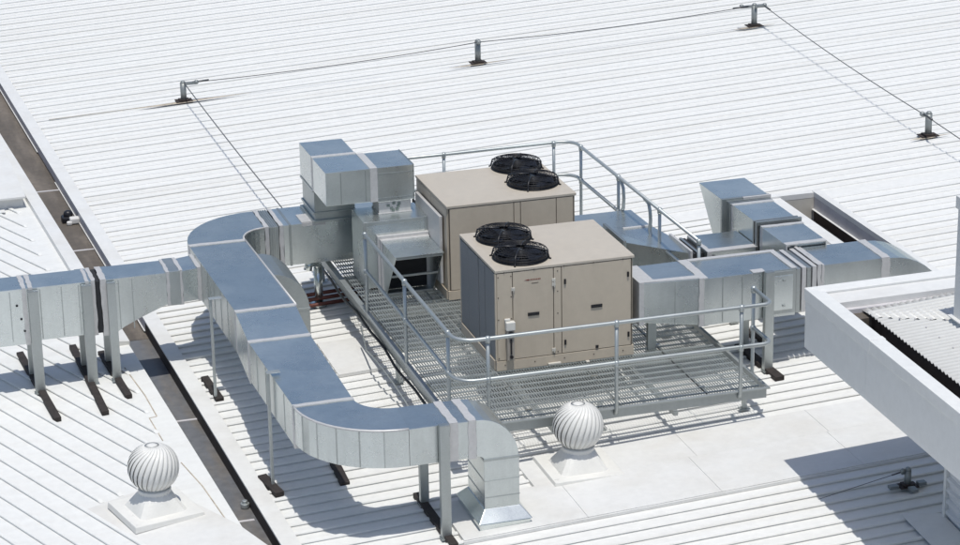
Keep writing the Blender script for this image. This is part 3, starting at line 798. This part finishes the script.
rail('guard_rail', 'rear galvanised pipe handrail running behind the rear air conditioner and down the right side', [('top_rail', top), ('mid_rail', mid), ('return_bend', loop1), ('return_bend', loop2), ('mid_rail', mid2)], posts)
# black cable along the left beam
b = MB(); pth = []
for i in range(22):
    y = 4.6 - i * 0.27; pth.append((PX0 - 0.03 + 0.012 * math.sin(i * 1.3), y, -0.19 - 0.02 * math.sin(i * 0.55)))
b.tube(pth, 0.017, 7)
tag(b.build('conduit', BLACK, None), 'black cable strapped along the left edge beam of the platform', 'cable')
b = MB(); pth = [(-0.93, 2.55, -0.22)]
for i in range(10):
    pth.append((-0.96 - 0.05 * math.sin(i * 0.5), 2.2 - i * 0.22, -0.40 + 0.12 * math.sin(i * 0.45)))
b.tube(pth, 0.010, 6)
tag(b.build('drain_hose', STEEL, None), 'thin grey hose sagging beside the left edge of the platform', 'hose')

frame()
# ------------------------------------------------------------------ right ducts
R1 = thing('air_duct', (2.6, 0.1, 0.3), 'deep galvanised duct leaving the right side of the front air conditioner, with an access door', 'duct')
ZR = 0.90
b = MB()
b.hexa([(1.665, -0.13, 0.43), (2.35, -0.20, 0.345), (2.35, 0.46, 0.345), (1.665, 0.46, 0.43)], [(1.665, -0.13, 0.895), (2.35, -0.20, ZR), (2.35, 0.46, ZR), (1.665, 0.46, 0.895)])
b.build('tapered_section', GALV, R1, 0.004)
boxpart('joint_band', 1.64, 1.70, -0.155, 0.50, 0.40, 0.92, R1, TAPE, 0.004)
b = MB()
b.hexa([(1.70, -0.12, 0.897), (1.84, -0.13, 0.897), (1.84, 0.46, 0.897), (1.70, 0.46, 0.897)], [(1.70, -0.12, 0.905), (1.84, -0.13, 0.906), (1.84, 0.46, 0.906), (1.70, 0.46, 0.905)])
b.hexa([(1.84, -0.135, 0.897), (2.34, -0.195, 0.897), (2.34, -0.09, 0.897), (1.84, -0.06, 0.897)], [(1.84, -0.137, 0.906), (2.34, -0.197, 0.908), (2.34, -0.09, 0.908), (1.84, -0.06, 0.906)])
b.build('sealant_patch', TAPE, R1, each=True)
band_x(2.34, 0.11, -0.21, 0.46, 0.335, ZR, R1)
boxpart('duct_section', 2.40, 3.52, -0.22, 0.46, 0.335, ZR - 0.001, R1)
b = MB(); b.box(2.45, 3.50, 0.40, 0.468, ZR, ZR + 0.008); b.box(3.46, 3.527, -0.225, 0.46, ZR, ZR + 0.009); b.box(2.99, 3.14, -0.227, -0.12, ZR, ZR + 0.007); b.build('edge_seal', TAPE, R1, each=True)
b = MB()
for x in (2.06, 2.62, 2.86): b.box(x, x + 0.010, -0.227 if x > 2.4 else -0.175, -0.17, 0.36, 0.88)
b.build('folded_seam', GALVD, R1, each=True)
b = MB(); b.box(3.20, 3.52, -0.232, -0.2205, 0.37, 0.88); b.build('access_frame', GALVD, R1, 0.003)
b = MB(); b.box(3.245, 3.475, -0.245, -0.233, 0.42, 0.835); dd = b.build('access_door', GALV, R1, 0.004)
b = MB()
for z in (0.78, 0.475): b.box(3.347, 3.378, -0.262, -0.246, z - 0.012, z + 0.012); b.box(3.355, 3.37, -0.266, -0.2625, z - 0.01, z + 0.01)
b.build('latch', STEEL, dd, each=True)
leg(3.165, -0.275, 0.91, R1, 0.105, 0.075)
leg(1.845, 0.0, 0.40, R1, 0.10, 0.06, zb=0.02)
bearer(3.15, 0.55, 3.185, -0.60, 0.11, R1)
leg(3.20, 0.50, 0.34, R1, 0.09); bearer(3.40, 0.95, 3.52, 0.50, 0.11, R1)
# flexible joint and second half with elbow
for i, x in enumerate((3.535, 3.60, 3.665, 3.73)):
    boxpart('flexible_collar', x, x + 0.052, -0.20 - 0.012 * (i % 2), 0.455 + 0.012 * (i % 2), 0.35, ZR - 0.02 + 0.012 * (i % 2), R1, TAPE if i % 2 else GALVD, 0.003)
band_x(3.79, 0.045, -0.21, 0.47, 0.34, ZR, R1)
boxpart('duct_section', 3.84, 4.64, -0.20, 0.465, 0.34, ZR - 0.012, R1)
band_x(3.85, 0.03, -0.20, 0.465, 0.34, ZR - 0.012, R1)
band_x(4.60, 0.10, -0.20, 0.465, 0.34, ZR - 0.012, R1)
rings = []
for k in range(11):
    a = math.radians(90 - 90 * k / 10); ro = 0.78; ri = 0.14
    po = (4.70 + ro * math.cos(a), 0.10 + ro * math.sin(a)); pi_ = (4.70 + ri * math.cos(a), 0.10 + ri * math.sin(a))
    rings.append([(po[0], -0.198, po[1]), (po[0], 0.463, po[1]), (pi_[0], 0.463, pi_[1]), (pi_[0], -0.198, pi_[1])])
b = MB(); b.sweep(rings); b.build('elbow', GALV, R1, 0.003)
boxpart('duct_section', 4.845, 5.478, -0.197, 0.462, -0.30, 0.098, R1)

R2 = thing('air_duct', (2.5, 2.2, 0.2), 'low galvanised duct bending forward from the rear air conditioner under the right handrail', 'duct')
ZH = 0.65
plan_prism('duct_section', [(1.80, 2.60), (1.80, 3.25), (2.78, 3.23), (2.79, 2.53), (2.25, 2.53), (2.25, 2.60)], 0.19, ZH, R2)
b = MB()
P = [(2.26, 2.525), (2.79, 2.525), (2.87, 2.10), (2.87, 1.46), (2.62, 1.70), (2.26, 2.00)]
zt = [0.65, 0.65, 0.64, 0.62, 0.63, 0.655]
n = len(P)
b.add([(x, y, 0.19) for x, y in P] + [(x, y, z) for (x, y), z in zip(P, zt)], [tuple(range(n - 1, -1, -1)), (6, 7, 8), (6, 8, 10), (8, 9, 10), (6, 10, 11)] + [(i, (i + 1) % n, n + (i + 1) % n, n + i) for i in range(n)])
b.build('elbow', GALV, R2)
b = MB(); b.box(2.225, 2.262, 1.97, 2.72, 0.17, 0.685); b.build('joint_flange', GALVD, R2, 0.003)
b = MB(); b.box(2.42, 2.80, 2.505, 2.545, 0.645, 0.664); b.build('joint_band', TAPE, R2, 0.003)  # pale strip put in for the bright highlight along this crease
b = MB(); b.box(2.868, 2.90, 1.40, 2.12, 0.16, 0.665); b.build('joint_flange', TAPE, R2, 0.003)
for i, x in enumerate((2.915, 2.96, 3.005)): boxpart('flexible_collar', x, x + 0.035, 1.42 - 0.01 * (i % 2), 2.02, 0.19, 0.62 + 0.012 * (i % 2), R2, FLEX if i % 2 == 0 else GALVD, 0.003)
boxpart('duct_section', 3.045, 3.69, 1.30, 1.96, 0.19, 0.66, R2)
band_x(3.045, 0.06, 1.30, 1.96, 0.19, 0.66, R2)
b = MB(); b.box(3.05, 3.69, 1.295, 1.40, 0.655, 0.668); b.build('edge_seal', TAPE, R2, 0.002)
b = MB(); b.box(3.10, 3.16, 1.24, 1.29, 0.45, 0.60); b.build('fixing', FLEX, R2)
leg(3.4, 1.33, 0.20, R2, 0.09)

R3 = thing('exhaust_duct', (3.95, 2.0, 0.4), 'stepped galvanised duct at the right ending in a large sloped cowl toward the back', 'duct')
ZQ = 0.94; QX0, QX1 = 3.70, 4.23
def qz(y): return 0.46
boxpart('duct_section', QX0 - 0.01, QX1 - 0.02, 0.50, 1.24, 0.46, ZQ, R3)
band_y(0.46, 0.09, QX0, QX1 - 0.03, 0.46, ZQ - 0.004, R3); band_y(1.16, 0.06, QX0 - 0.005, QX1 - 0.015, 0.455, ZQ, R3)
boxpart('flexible_collar', QX0, QX1 + 0.01, 1.25, 1.36, 0.45, ZQ - 0.015, R3, FLEX)
boxpart('joint_flange', QX0 - 0.03, QX1 + 0.03, 1.30, 1.335, 0.43, ZQ + 0.03, R3, GALVD)
boxpart('joint_flange', QX0 - 0.025, QX1 + 0.025, 1.40, 1.43, 0.44, ZQ + 0.015, R3, GALVD)
boxpart('duct_section', QX0, QX1 + 0.0, 1.43, 2.16, 0.45, ZQ, R3)
band_y(2.09, 0.06, QX0, QX1, 0.45, ZQ, R3)
for y in (2.165, 2.21, 2.255): boxpart('folded_seam', QX0 - 0.015, QX1 + 0.02, y, y + 0.022, 0.44, ZQ + 0.005, R3, GALVD, 0.002)
b = MB()
for x, in ((QX0 - 0.09,),):
    b.prism([(QX0 - 0.07, 2.29, 0.42), (QX0 - 0.07, 2.29, ZQ + 0.025), (QX0 - 0.07, 3.06, ZQ + 0.025), (QX0 - 0.07, 2.52, 0.36)], (QX1 - QX0 + 0.09, 0, 0))
b.build('cowl', GALV, R3, 0.004)
boxpart('joint_band', QX0 - 0.075, QX1 + 0.03, 2.278, 2.32, 0.41, ZQ + 0.032, R3, GALVD, 0.003)
b = MB(); b.box(QX0 + 0.2, QX1 + 0.04, 2.26, 2.29, ZQ - 0.02, ZQ + 0.035); b.build('edge_seal', TAPE, R3, 0.002)
leg(3.75, 2.2, 0.45, R3, 0.09); leg(4.18, 2.2, 0.45, R3, 0.09)

# ------------------------------------------------------------------ turbine ventilators
def turbine(cx, cy, rot, label):
    z0 = rz(cx) + 0.03
    t = thing('roof_ventilator', (cx, cy, z0), label, 'ventilator', 'white spinning roof ventilators')
    def add(name, b, m, bevel=0.0, par=t, smooth=None):
        return b.build(name, m, par, bevel, loc=(cx, cy, z0))
    c, s = math.cos(rot), math.sin(rot)
    def w(p): return (cx + p[0] * c - p[1] * s, cy + p[0] * s + p[1] * c, z0 + p[2])
    b = MB(); q = 0.392
    b.hexa([w(p) for p in ((-q, -q, -0.035), (q, -q, -0.01), (q, q, -0.01), (-q, q, -0.035))], [w(p) for p in ((-q + 0.01, -q + 0.01, 0.035), (q - 0.01, -q + 0.01, 0.035), (q - 0.01, q - 0.01, 0.035), (-q + 0.01, q - 0.01, 0.035))])
    add('base_plate', b, VENT, 0.008)
    rings = []
    for k in range(7):
        f = k / 6; hw = 0.265 * (1 - f) + 0.165 * f
        rg = []
        for i in range(32):
            a = 2 * math.pi * (i + 0.5) / 32
            sq = 1 / max(abs(math.cos(a)), abs(math.sin(a))); r = hw * (sq * (1 - f) ** 0.7 + 1 * (1 - (1 - f) ** 0.7))
            rg.append(w((r * math.cos(a), r * math.sin(a), 0.032 + 0.19 * f)))
        rings.append(rg)
    b = MB(); b.sweep(rings, True, False); add('pyramid_flashing', b, VENT)
    b = MB(); b.cyl((cx, cy), 0.168, z0 + 0.215, z0 + 0.262, 32, 0.17)
    rr = []
    for k in range(56):
        a = 2 * math.pi * k / 56; rr.append((0.172 * math.cos(a), 0.172 * math.sin(a), 0.185 if k % 2 else 0.225))
    b.sweep([[w(p) for p in rr], [w((p[0], p[1], 0.25)) for p in rr]], False)
    add('throat', b, VENT)
    # spinning head: curved, lapped vanes
    nb = 26; R = 0.268; zc = 0.485; hh = 0.25
    b = MB()
    for k in range(nb):
        a0 = 2 * math.pi * k / nb
        rows = []
        for j in range(17):
            f = j / 16; th = math.radians(-62 + 141 * f)
            r0 = R * math.cos(th) ** 0.82 if math.cos(th) > 0 else 0
            z = zc + hh * math.sin(th)
            tw = 0.40 * (f - 0.35) + 0.45 * f * f + 2.2 * max(0.0, f - 0.62) ** 2
            wdt = 2 * math.pi / nb
            row = []
            for i in range(4):
                g = i / 3
                rr = r0 * (0.925 + 0.085 * math.sin(g * math.pi * 0.62))
                a = a0 + tw + (g - 0.5) * wdt * 1.22
                row.append(w((rr * math.cos(a), rr * math.sin(a), z)))
            rows.append(row)
        vs = [p for r in rows for p in r]; fs = []
        for j in range(16):
            for i in range(3): fs.append((j * 4 + i, j * 4 + i + 1, (j + 1) * 4 + i + 1, (j + 1) * 4 + i))
        b.add(vs, fs, True)
    o = add('vane', b, VENT)
    o.name = 'spinning_head'
    sd = o.modifiers.new('sheet', 'SOLIDIFY'); sd.thickness = 0.003
    b = MB(); b.cyl((cx, cy), 0.085, z0 + zc + hh * 0.955, z0 + zc + hh * 0.985, 28, 0.075); b.cyl((cx, cy), 0.075, z0 + zc + hh * 0.985, z0 + zc + hh * 1.01, 28, 0.03)
    add('head_cap', b, VENT, 0.0, o).location = (0, 0, 0)
    b = MB(); b.cyl((cx, cy), 0.155, z0 + 0.255, z0 + 0.275, 32, 0.15); add('head_ring', b, VENT, 0, o).location = (0, 0, 0)
    b = MB(); b.cyl((cx, cy), 0.12, z0 + 0.275, z0 + 0.485, 20, 0.20); b.cyl((cx, cy), 0.20, z0 + 0.485, z0 + 0.66, 20, 0.12); add('shaft', b, DARK, 0, o).location = (0, 0, 0)  # shaft widened into a dark drum that stands for the unlit interior
    return t
turbine(0.300, -1.93, 0.0, 'white spinning roof ventilator in front of the platform, beside the duct outlet')
turbine(-4.077, -1.063, math.radians(13), 'white spinning roof ventilator alone on the left roof below the legged duct')

# ------------------------------------------------------------------ safety line posts and wires
def post(x, y, h, label, arms, big=False, name='anchor_post', k=1.0):
    z0 = rz(x)
    t = thing(name, (x, y, z0), label, 'anchor post', 'safety line posts standing on the roofs')
    b = MB(); q = 0.05 * k; b.cyl((x, y), q, z0 + 0.05, z0 + h - 0.02, 16); b.cyl((x, y), q, z0 + h - 0.02, z0 + h + 0.012, 16, q * 0.6)
    b.build('shaft', POSTST, t)
    b = MB(); b.box(x - 0.14 * k, x + 0.14 * k, y - 0.10 * k, y + 0.10 * k, z0 + 0.036, z0 + 0.05); b.box(x - 0.085 * k, x + 0.085 * k, y - 0.075 * k, y + 0.075 * k, z0 + 0.05, z0 + 0.07)
    b.build('base_plate', BROWN_SHADE, t, 0.004)
    if arms:
        b = MB()
        for (dx, dy) in arms:
            b.box(min(x, x + dx) - 0.02 * k, max(x, x + dx) + 0.02 * k, min(y, y + dy) - 0.02 * k, max(y, y + dy) + 0.02 * k, z0 + h - 0.055, z0 + h - 0.012)
            b.ball((x + dx, y + dy, z0 + h - 0.02), 0.04 * k, 6)
        b.build('cable_bracket', POSTST, t, 0.003)
    return t
post(-0.878, 14.618, 0.36, 'round-topped safety line post nearest the left gutter, cable turning toward the tower', [(0.22, -0.02)])
post(4.132, 14.412, 0.43, 'lone safety line post midway along the far cable, behind the rear air conditioner', [(0.0, -0.07)])
post(9.116, 14.293, 0.42, 'safety line corner post with double bracket at the far top right', [(-0.24, 0.0), (0.17, -0.05)])
post(8.828, 7.03, 0.39, 'safety line post nearest the white pole at the right edge', [(-0.10, 0.02)])
pp = post(3.21, -3.80, 0.23, 'dark safety line post in the shade under the overhanging white parapet', [(-0.06, 0.0)], k=0.72)
b = MB(); z0 = rz(3.21)
b.box(3.21 - 0.21, 3.21 - 0.11, -3.84, -3.77, z0 + 0.036, z0 + 0.07); b.box(3.21 + 0.11, 3.21 + 0.20, -3.84, -3.77, z0 + 0.036, z0 + 0.07); b.box(3.175, 3.245, -3.98, -3.88, z0 + 0.036, z0 + 0.07)
b.build('spreader_foot', POSTST, pp, 0.004, each=True)
def wire(pts, label, sag=0.05, r=0.0075, n=14):
    b = MB(); P = []
    p, q = Vector(pts[0]), Vector(pts[1])
    for i in range(n + 1):
        f = i / n; v = p.lerp(q, f); v.z -= sag * 4 * f * (1 - f); P.append(tuple(v))
    b.tube(P, r, 5)
    d = (q - p).normalized(); tl = 0.30 if r > 0.005 else 0.12
    b.tube([tuple(p + d * 0.02), tuple(p + d * tl)], 0.016 if r > 0.005 else 0.008, 6)
    return tag(b.build('safety_cable', CABLE), label, 'cable', 'safety cables strung between the posts')
def top(x, h): return rz(x) + h - 0.02
wire([(-0.75, 14.60, top(-0.878, 0.36)), (4.13, 14.35, top(4.132, 0.43))], 'far safety cable between the left post and the lone middle post')
wire([(9.0, 14.25, top(9.1, 0.42)), (4.13, 14.35, top(4.132, 0.43))], 'far safety cable between the middle post and the corner post with double bracket')
wire([(9.26, 14.2, top(9.1, 0.42)), (8.74, 7.03, top(8.83, 0.39))], 'safety cable running forward from the far corner post to the post near the white pole')
wire([(8.74, 7.03, top(8.83, 0.39)), (8.5, 0.9, rz(8.5) + 0.3)], 'safety cable leaving the right-hand post toward the right edge of the photo', 0.03)
wire([(-0.84, 6.1, -0.12), (-0.86, 14.58, top(-0.878, 0.36))], 'safety cable from the left post down behind the stacked tower', 0.03, 0.009)
wire([(3.15, -3.80, rz(3.2) + 0.205), (2.25, -3.74, rz(2.25) + 0.05)], 'short safety cable reaching left from the shaded post to a rib of the front roof', 0.0, 0.0035)
# old stains around the far posts
b = MB()
def smear(x, y, l, w):
    pts = [(x - l, y - w * 0.15), (x - l * 0.3, y - w), (x + 0.15, y - w * 1.1), (x + l * 0.35, y - w * 0.7), (x + l * 1.6, y - w * 0.05), (x + l * 0.3, y + w * 0.6), (x - l * 0.4, y + w * 0.5)]
    b.prism([(p, q, rz(p) + 0.0352) for p, q in pts], (0, 0, 0.003))
line3([(-3.1, 14.66), (-0.2, 14.58)], 0.009, 0.025, b)
smear(-0.95, 14.56, 0.75, 0.07); smear(4.05, 14.34, 0.45, 0.05); smear(9.0, 14.23, 0.3, 0.05); smear(8.75, 6.96, 0.25, 0.05)
struct(b.build('roof_stain', STAIN))

# ------------------------------------------------------------------ small things
b = MB()
b.cyl((-1.07, 4.18), 0.10, -0.49, -0.45, 16); b.cyl((-1.07, 4.18), 0.055, -0.45, 0.02, 16)
b.tube([(-1.07, 4.18, 0.0), (-1.07, 4.18, 0.06), (-1.13, 4.14, 0.11), (-1.2, 4.1, 0.10), (-1.22, 4.09, 0.03)], 0.055, 12)
tag(b.build('vent_pipe', ALU, None), 'bright metal vent pipe with hooked top under the duct tower', 'pipe')
b = MB()
for i, z in enumerate((0.06, 0.12, 0.17)): b.tube([(-1.62, 4.10 + i * 0.05, -0.53 + z), (-0.2, 4.10 + i * 0.05, -0.46 + z)], 0.026, 8)
pr = tag(b.build('pipe_run', REDPIPE, None), 'red-brown pipes lying on the roof beneath the duct tower', 'pipe')
b = MB()
b.box(-3.60, -3.44, 9.52, 9.70, -0.755, -0.66); b.ball((-3.50, 9.62, -0.64), 0.07, 6)
dv = tag(b.build('sump_box', BLACK, None, 0.02), 'small black and white fitting sitting in the muddy left gutter', 'fitting')
b = MB(); b.box(-3.50, -3.36, 9.42, 9.55, -0.74, -0.65); b.box(-3.55, -3.47, 9.40, 9.47, -0.75, -0.69); b.build('cover', FLASH, dv, 0.02)
b = MB(); b.cyl((-3.13, -1.05), 0.05, -0.742, -0.69, 10); b.cyl((-3.13, -1.05), 0.03, -0.69, -0.66, 10)
tag(b.build('gutter_outlet', STEEL, None, 0.006), 'small metal fitting against the dark lower gutter edge', 'fitting')

# ------------------------------------------------------------------ plant room at the right
bd = thing('plant_room', (3.4, -6.0, -0.3), 'white building at the right with overhanging parapet and corrugated roof', 'building')
A = Vector((2.482, -2.785)); dl = Vector((-0.020, -1.0)); dbk = Vector((1.0, 0.022))
ZP, ZPB = 1.63, 0.985
def pt(u, w): p = A + dbk * u + dl * w; return (p.x, p.y)    # u along the back edge, w along the left edge
def slab(name, uv, z0, z1, m, bevel=0.003, par=bd):
    b = MB(); b.prism([(*pt(u, w), z0) for u, w in uv], (0, 0, z1 - z0)); return b.build(name, m, par, bevel)
# fascia boards with a joint
frame(0.979, (-0.159, -0.525, 0.2136))
bd.location = xf(bd.location)
slab('fascia', [(0.0, 0), (0.02, 0.02), (0.02, 1.52), (0.0, 1.52)], ZPB, ZP - 0.05, PARAPET)
slab('fascia', [(0.0, 1.523), (0.02, 1.523), (0.02, 4.6), (0.0, 4.6)], ZPB, ZP - 0.05, PARAPET)
slab('fascia', [(0.0, 4.603), (0.02, 4.603), (0.02, 13), (0.0, 13)], ZPB, ZP - 0.05, PARAPET)
slab('fascia', [(0.003, -0.003), (0.02, 0.017), (9, 0.017), (9, -0.003)], ZPB, ZP - 0.05, PARAPET)
slab('soffit', [(0.021, 0.021), (0.021, 12.9), (9, 12.9), (9, 0.021)], ZPB + 0.01, ZPB + 0.03, PARAPET)
b = MB()
b.hexa([(*pt(-0.012, -0.012), ZP - 0.13), (*pt(-0.012, 13), ZP - 0.13), (*pt(0.162, 13), ZP - 0.13), (*pt(0.162, 0.145), ZP - 0.13)],
       [(*pt(-0.012, -0.012), ZP), (*pt(-0.012, 13), ZP), (*pt(0.162, 13), ZP - 0.012), (*pt(0.162, 0.145), ZP - 0.012)])
b.build('parapet_cap', PARAPET, bd, 0.006)
b = MB()
b.hexa([(*pt(-0.012, -0.012), ZP - 0.128), (*pt(0.162, 0.145), ZP - 0.128), (*pt(9, 0.145), ZP - 0.128), (*pt(9, -0.012), ZP - 0.128)],
       [(*pt(-0.012, -0.012), ZP + 0.0015), (*pt(0.162, 0.145), ZP - 0.010), (*pt(9, 0.145), ZP - 0.010), (*pt(9, -0.012), ZP + 0.0015)])
b.build('parapet_cap', PARAPET, bd, 0.006)
for w0 in (1.52, 4.6):
    b = MB(); b.hexa([(*pt(-0.014, w0), ZP - 0.131), (*pt(-0.014, w0 + 0.09), ZP - 0.131), (*pt(0.164, w0 + 0.09), ZP - 0.131), (*pt(0.164, w0), ZP - 0.131)],
           [(*pt(-0.0145, w0), ZP + 0.003), (*pt(-0.0145, w0 + 0.09), ZP + 0.003), (*pt(0.1645, w0 + 0.09), ZP - 0.008), (*pt(0.1645, w0), ZP - 0.008)]); b.build('capping_lap', PARAPET, bd)
slab('back_flashing', [(0.166, 0.149), (0.166, 0.44), (9, 0.44), (9, 0.149)], ZP - 0.12, ZP - 0.035, FLASH)
slab('gutter_wall', [(0.164, 0.45), (0.172, 0.45), (0.172, 12.8), (0.164, 12.8)], ZP - 0.42, ZP - 0.125, LIP)
slab('gutter_floor', [(0.175, 0.45), (0.175, 12.8), (0.80, 12.8), (0.80, 0.45)], ZP - 0.42, ZP - 0.40, GUTF2)
slab('grey_upstand', [(0.2, 0.441), (0.2, 0.50), (9, 0.50), (9, 0.441)], ZP - 0.30, ZP - 0.10, LIP)
slab('roof_edge', [(0.48, 0.62), (0.46, 0.62), (0.46, 12.8), (0.48, 12.8)], ZP - 0.40, ZP - 0.112, BROWN_SHADE)  # dark face takes in the shadow below the sheet ends
slab('gutter_stop', [(0.176, 0.445), (0.176, 0.66), (0.46, 0.66), (0.46, 0.445)], ZP - 0.36, ZP - 0.15, GUTF)
# corrugated sheets: left slope (corrugations along u) and back slope (along w)
def corr(name, wfun, u_rng, w_rng, along_u):
    b = MB(); vs = []; fs = []; step = 0.019
    def zb(u): return ZP - 0.10 + 0.055 * (u - 0.52)
    if along_u:
        n = int((w_rng[1] - w_rng[0]) / step)
        for i in range(n + 1):
            w = w_rng[0] + i * step; h = 0.012 * math.sin(2 * math.pi * w / 0.076)
            u0 = max(u_rng[0], wfun(w))
            for u in (u0, u_rng[1]): vs.append((*pt(u, w), zb(u) + h))
    else:
        n = int((u_rng[1] - u_rng[0]) / step)
        for i in range(n + 1):
            u = u_rng[0] + i * step; h = 0.012 * math.sin(2 * math.pi * u / 0.076)
            w1 = w_rng[0]; w2 = wfun(u)
            vs.append((*pt(u, w1), zb(u) + h - 0.02)); vs.append((*pt(u, max(w2, w1 + 0.02)), zb(u) + h + 0.004))
    for i in range(n): fs.append((2 * i, 2 * i + 1, 2 * i + 3, 2 * i + 2))
    b.add(vs, fs, True)
    o = b.build(name, VENT, bd); s = o.modifiers.new('sheet', 'SOLIDIFY'); s.thickness = 0.004; return o
crease = lambda u: 0.80 + (u - 0.42) * 0.66
corr('roof_sheet', lambda w: 0.42, (0.42, 9.0), (0.62, 12.5), True)
corr('roof_sheet', crease, (0.42, 8.0), (0.50, 0), False)
b = MB()
for i in range(26):
    u = 0.62 + i * 0.13; w = crease(u) + 0.03; x, y = pt(u, w); b.cyl((x, y), 0.010, ZP - 0.10 + 0.055 * (u - 0.52) + 0.01, ZP - 0.10 + 0.055 * (u - 0.52) + 0.026, 6)
for j in range(12):
    for k in range(3):
        u = 0.75 + k * 0.9; w = 1.3 + j * 0.30; x, y = pt(u, w); b.cyl((x, y), 0.010, ZP - 0.10 + 0.055 * (u - 0.52) + 0.01, ZP - 0.10 + 0.055 * (u - 0.52) + 0.024, 6)
b.build('roof_screw', LIP, bd)
frame()
ZSOF = 1.178
# wall under the overhang, ribbed horizontally
b = MB(); wy = -4.68; wx = 3.175; prof = []
z = -0.36
while z < ZSOF - 0.02:
    prof += [(wx + 0.028, z), (wx + 0.028, z + 0.055), (wx, z + 0.068), (wx, z + 0.100)]; z += 0.118
vs = []
for x, z in prof: vs += [(x, wy, z), (x - 0.7, -15, z)]
b.add(vs, [(2 * i, 2 * i + 1, 2 * i + 3, 2 * i + 2) for i in range(len(prof) - 1)]); b.build('wall', WALLM, bd)
b = MB(); b.box(wx - 0.012, wx + 0.05, wy - 0.03, wy + 0.02, rz(3.2), ZSOF); b.box(wx + 0.051, 9, wy - 0.01, wy + 0.015, rz(3.2), ZSOF); b.build('corner_trim', PARAPET, bd, 0.003)
b = MB()
b.hexa([(2.86, -4.36, rz(2.86) + 0.036), (wx + 0.01, -4.62, rz(3.2) + 0.036), (wx - 0.66, -15, rz(2.5) + 0.036), (2.3, -15, rz(2.3) + 0.036)],
       [(2.86, -4.36, rz(2.86) + 0.040), (wx + 0.01, -4.62, rz(3.2) + 0.09), (wx - 0.66, -15, rz(2.5) + 0.09), (2.3, -15, rz(2.3) + 0.040)])
b.build('apron_flashing', FLASH, bd)
frame(0.979, (-0.159, -0.525, 0.2136))
# white square post standing on that roof
zb = 1.50
pw = thing('white_post', (3.95, -3.62, zb), 'white square metal post standing on the corrugated roof at the right edge', 'post')
PXc, PYc = 3.61, -4.10
boxpart('shaft', PXc - 0.085, PXc + 0.085, PYc - 0.085, PYc + 0.085, 1.50, 2.745, pw, PARAPET, 0.006)
boxpart('cap', PXc - 0.105, PXc + 0.105, PYc - 0.105, PYc + 0.105, 2.74, 2.87, pw, PARAPET, 0.006)
boxpart('base_flange', PXc - 0.13, PXc + 0.13, PYc - 0.13, PYc + 0.13, 1.612, 1.625, pw, FLASH, 0.004)

frame()
# ------------------------------------------------------------------ light, sky, camera
w = bpy.data.worlds.new('World'); S.world = w; w.use_nodes = True
nt = w.node_tree; bg = nt.nodes['Background']
sky = nt.nodes.new('ShaderNodeTexSky'); sky.sky_type = 'NISHITA'; sky.sun_disc = False
sd = Vector((-0.03, -0.26, 1)).normalized()        # toward the sun
sky.sun_elevation = math.asin(sd.z); sky.sun_rotation = math.atan2(sd.x, sd.y)
sky.air_density = 1.0; sky.dust_density = 1.5; sky.ozone_density = 1.5; sky.altitude = 50
nt.links.new(sky.outputs[0], bg.inputs[0]); bg.inputs[1].default_value = 0.11
sun = bpy.data.lights.new('sun', 'SUN'); sun.energy = 3.3; sun.angle = math.radians(0.53); sun.color = (1.0, 0.97, 0.905)
so = bpy.data.objects.new('sun', sun); COL.objects.link(so); so.rotation_euler = sd.to_track_quat('Z', 'Y').to_euler()

cam = bpy.data.cameras.new('camera'); cam.sensor_width = 36; cam.lens = 2496 / 960 * 36; cam.clip_end = 3000; cam.clip_start = 0.5
co = bpy.data.objects.new('camera', cam); COL.objects.link(co); S.camera = co
r = Vector((0.9568515369923983, -0.2900444765893389, -0.017588000321276623))
u = Vector((0.11032900469909356, 0.3066448324363973, 0.9454080904361677))
f = Vector((0.2688171253424755, 0.9065556509889893, -0.3254138976481145))
M = Matrix((r, u, -f)).transposed().to_4x4(); M.translation = Vector((-7.58369024, -24.98559138, 10.17333664))
co.matrix_world = M
S.render.engine = 'CYCLES'
S.view_settings.view_transform = 'Standard'; S.view_settings.look = 'None'; S.view_settings.exposure = 0.04; S.view_settings.gamma = 1.0
S.view_settings.use_curve_mapping = False
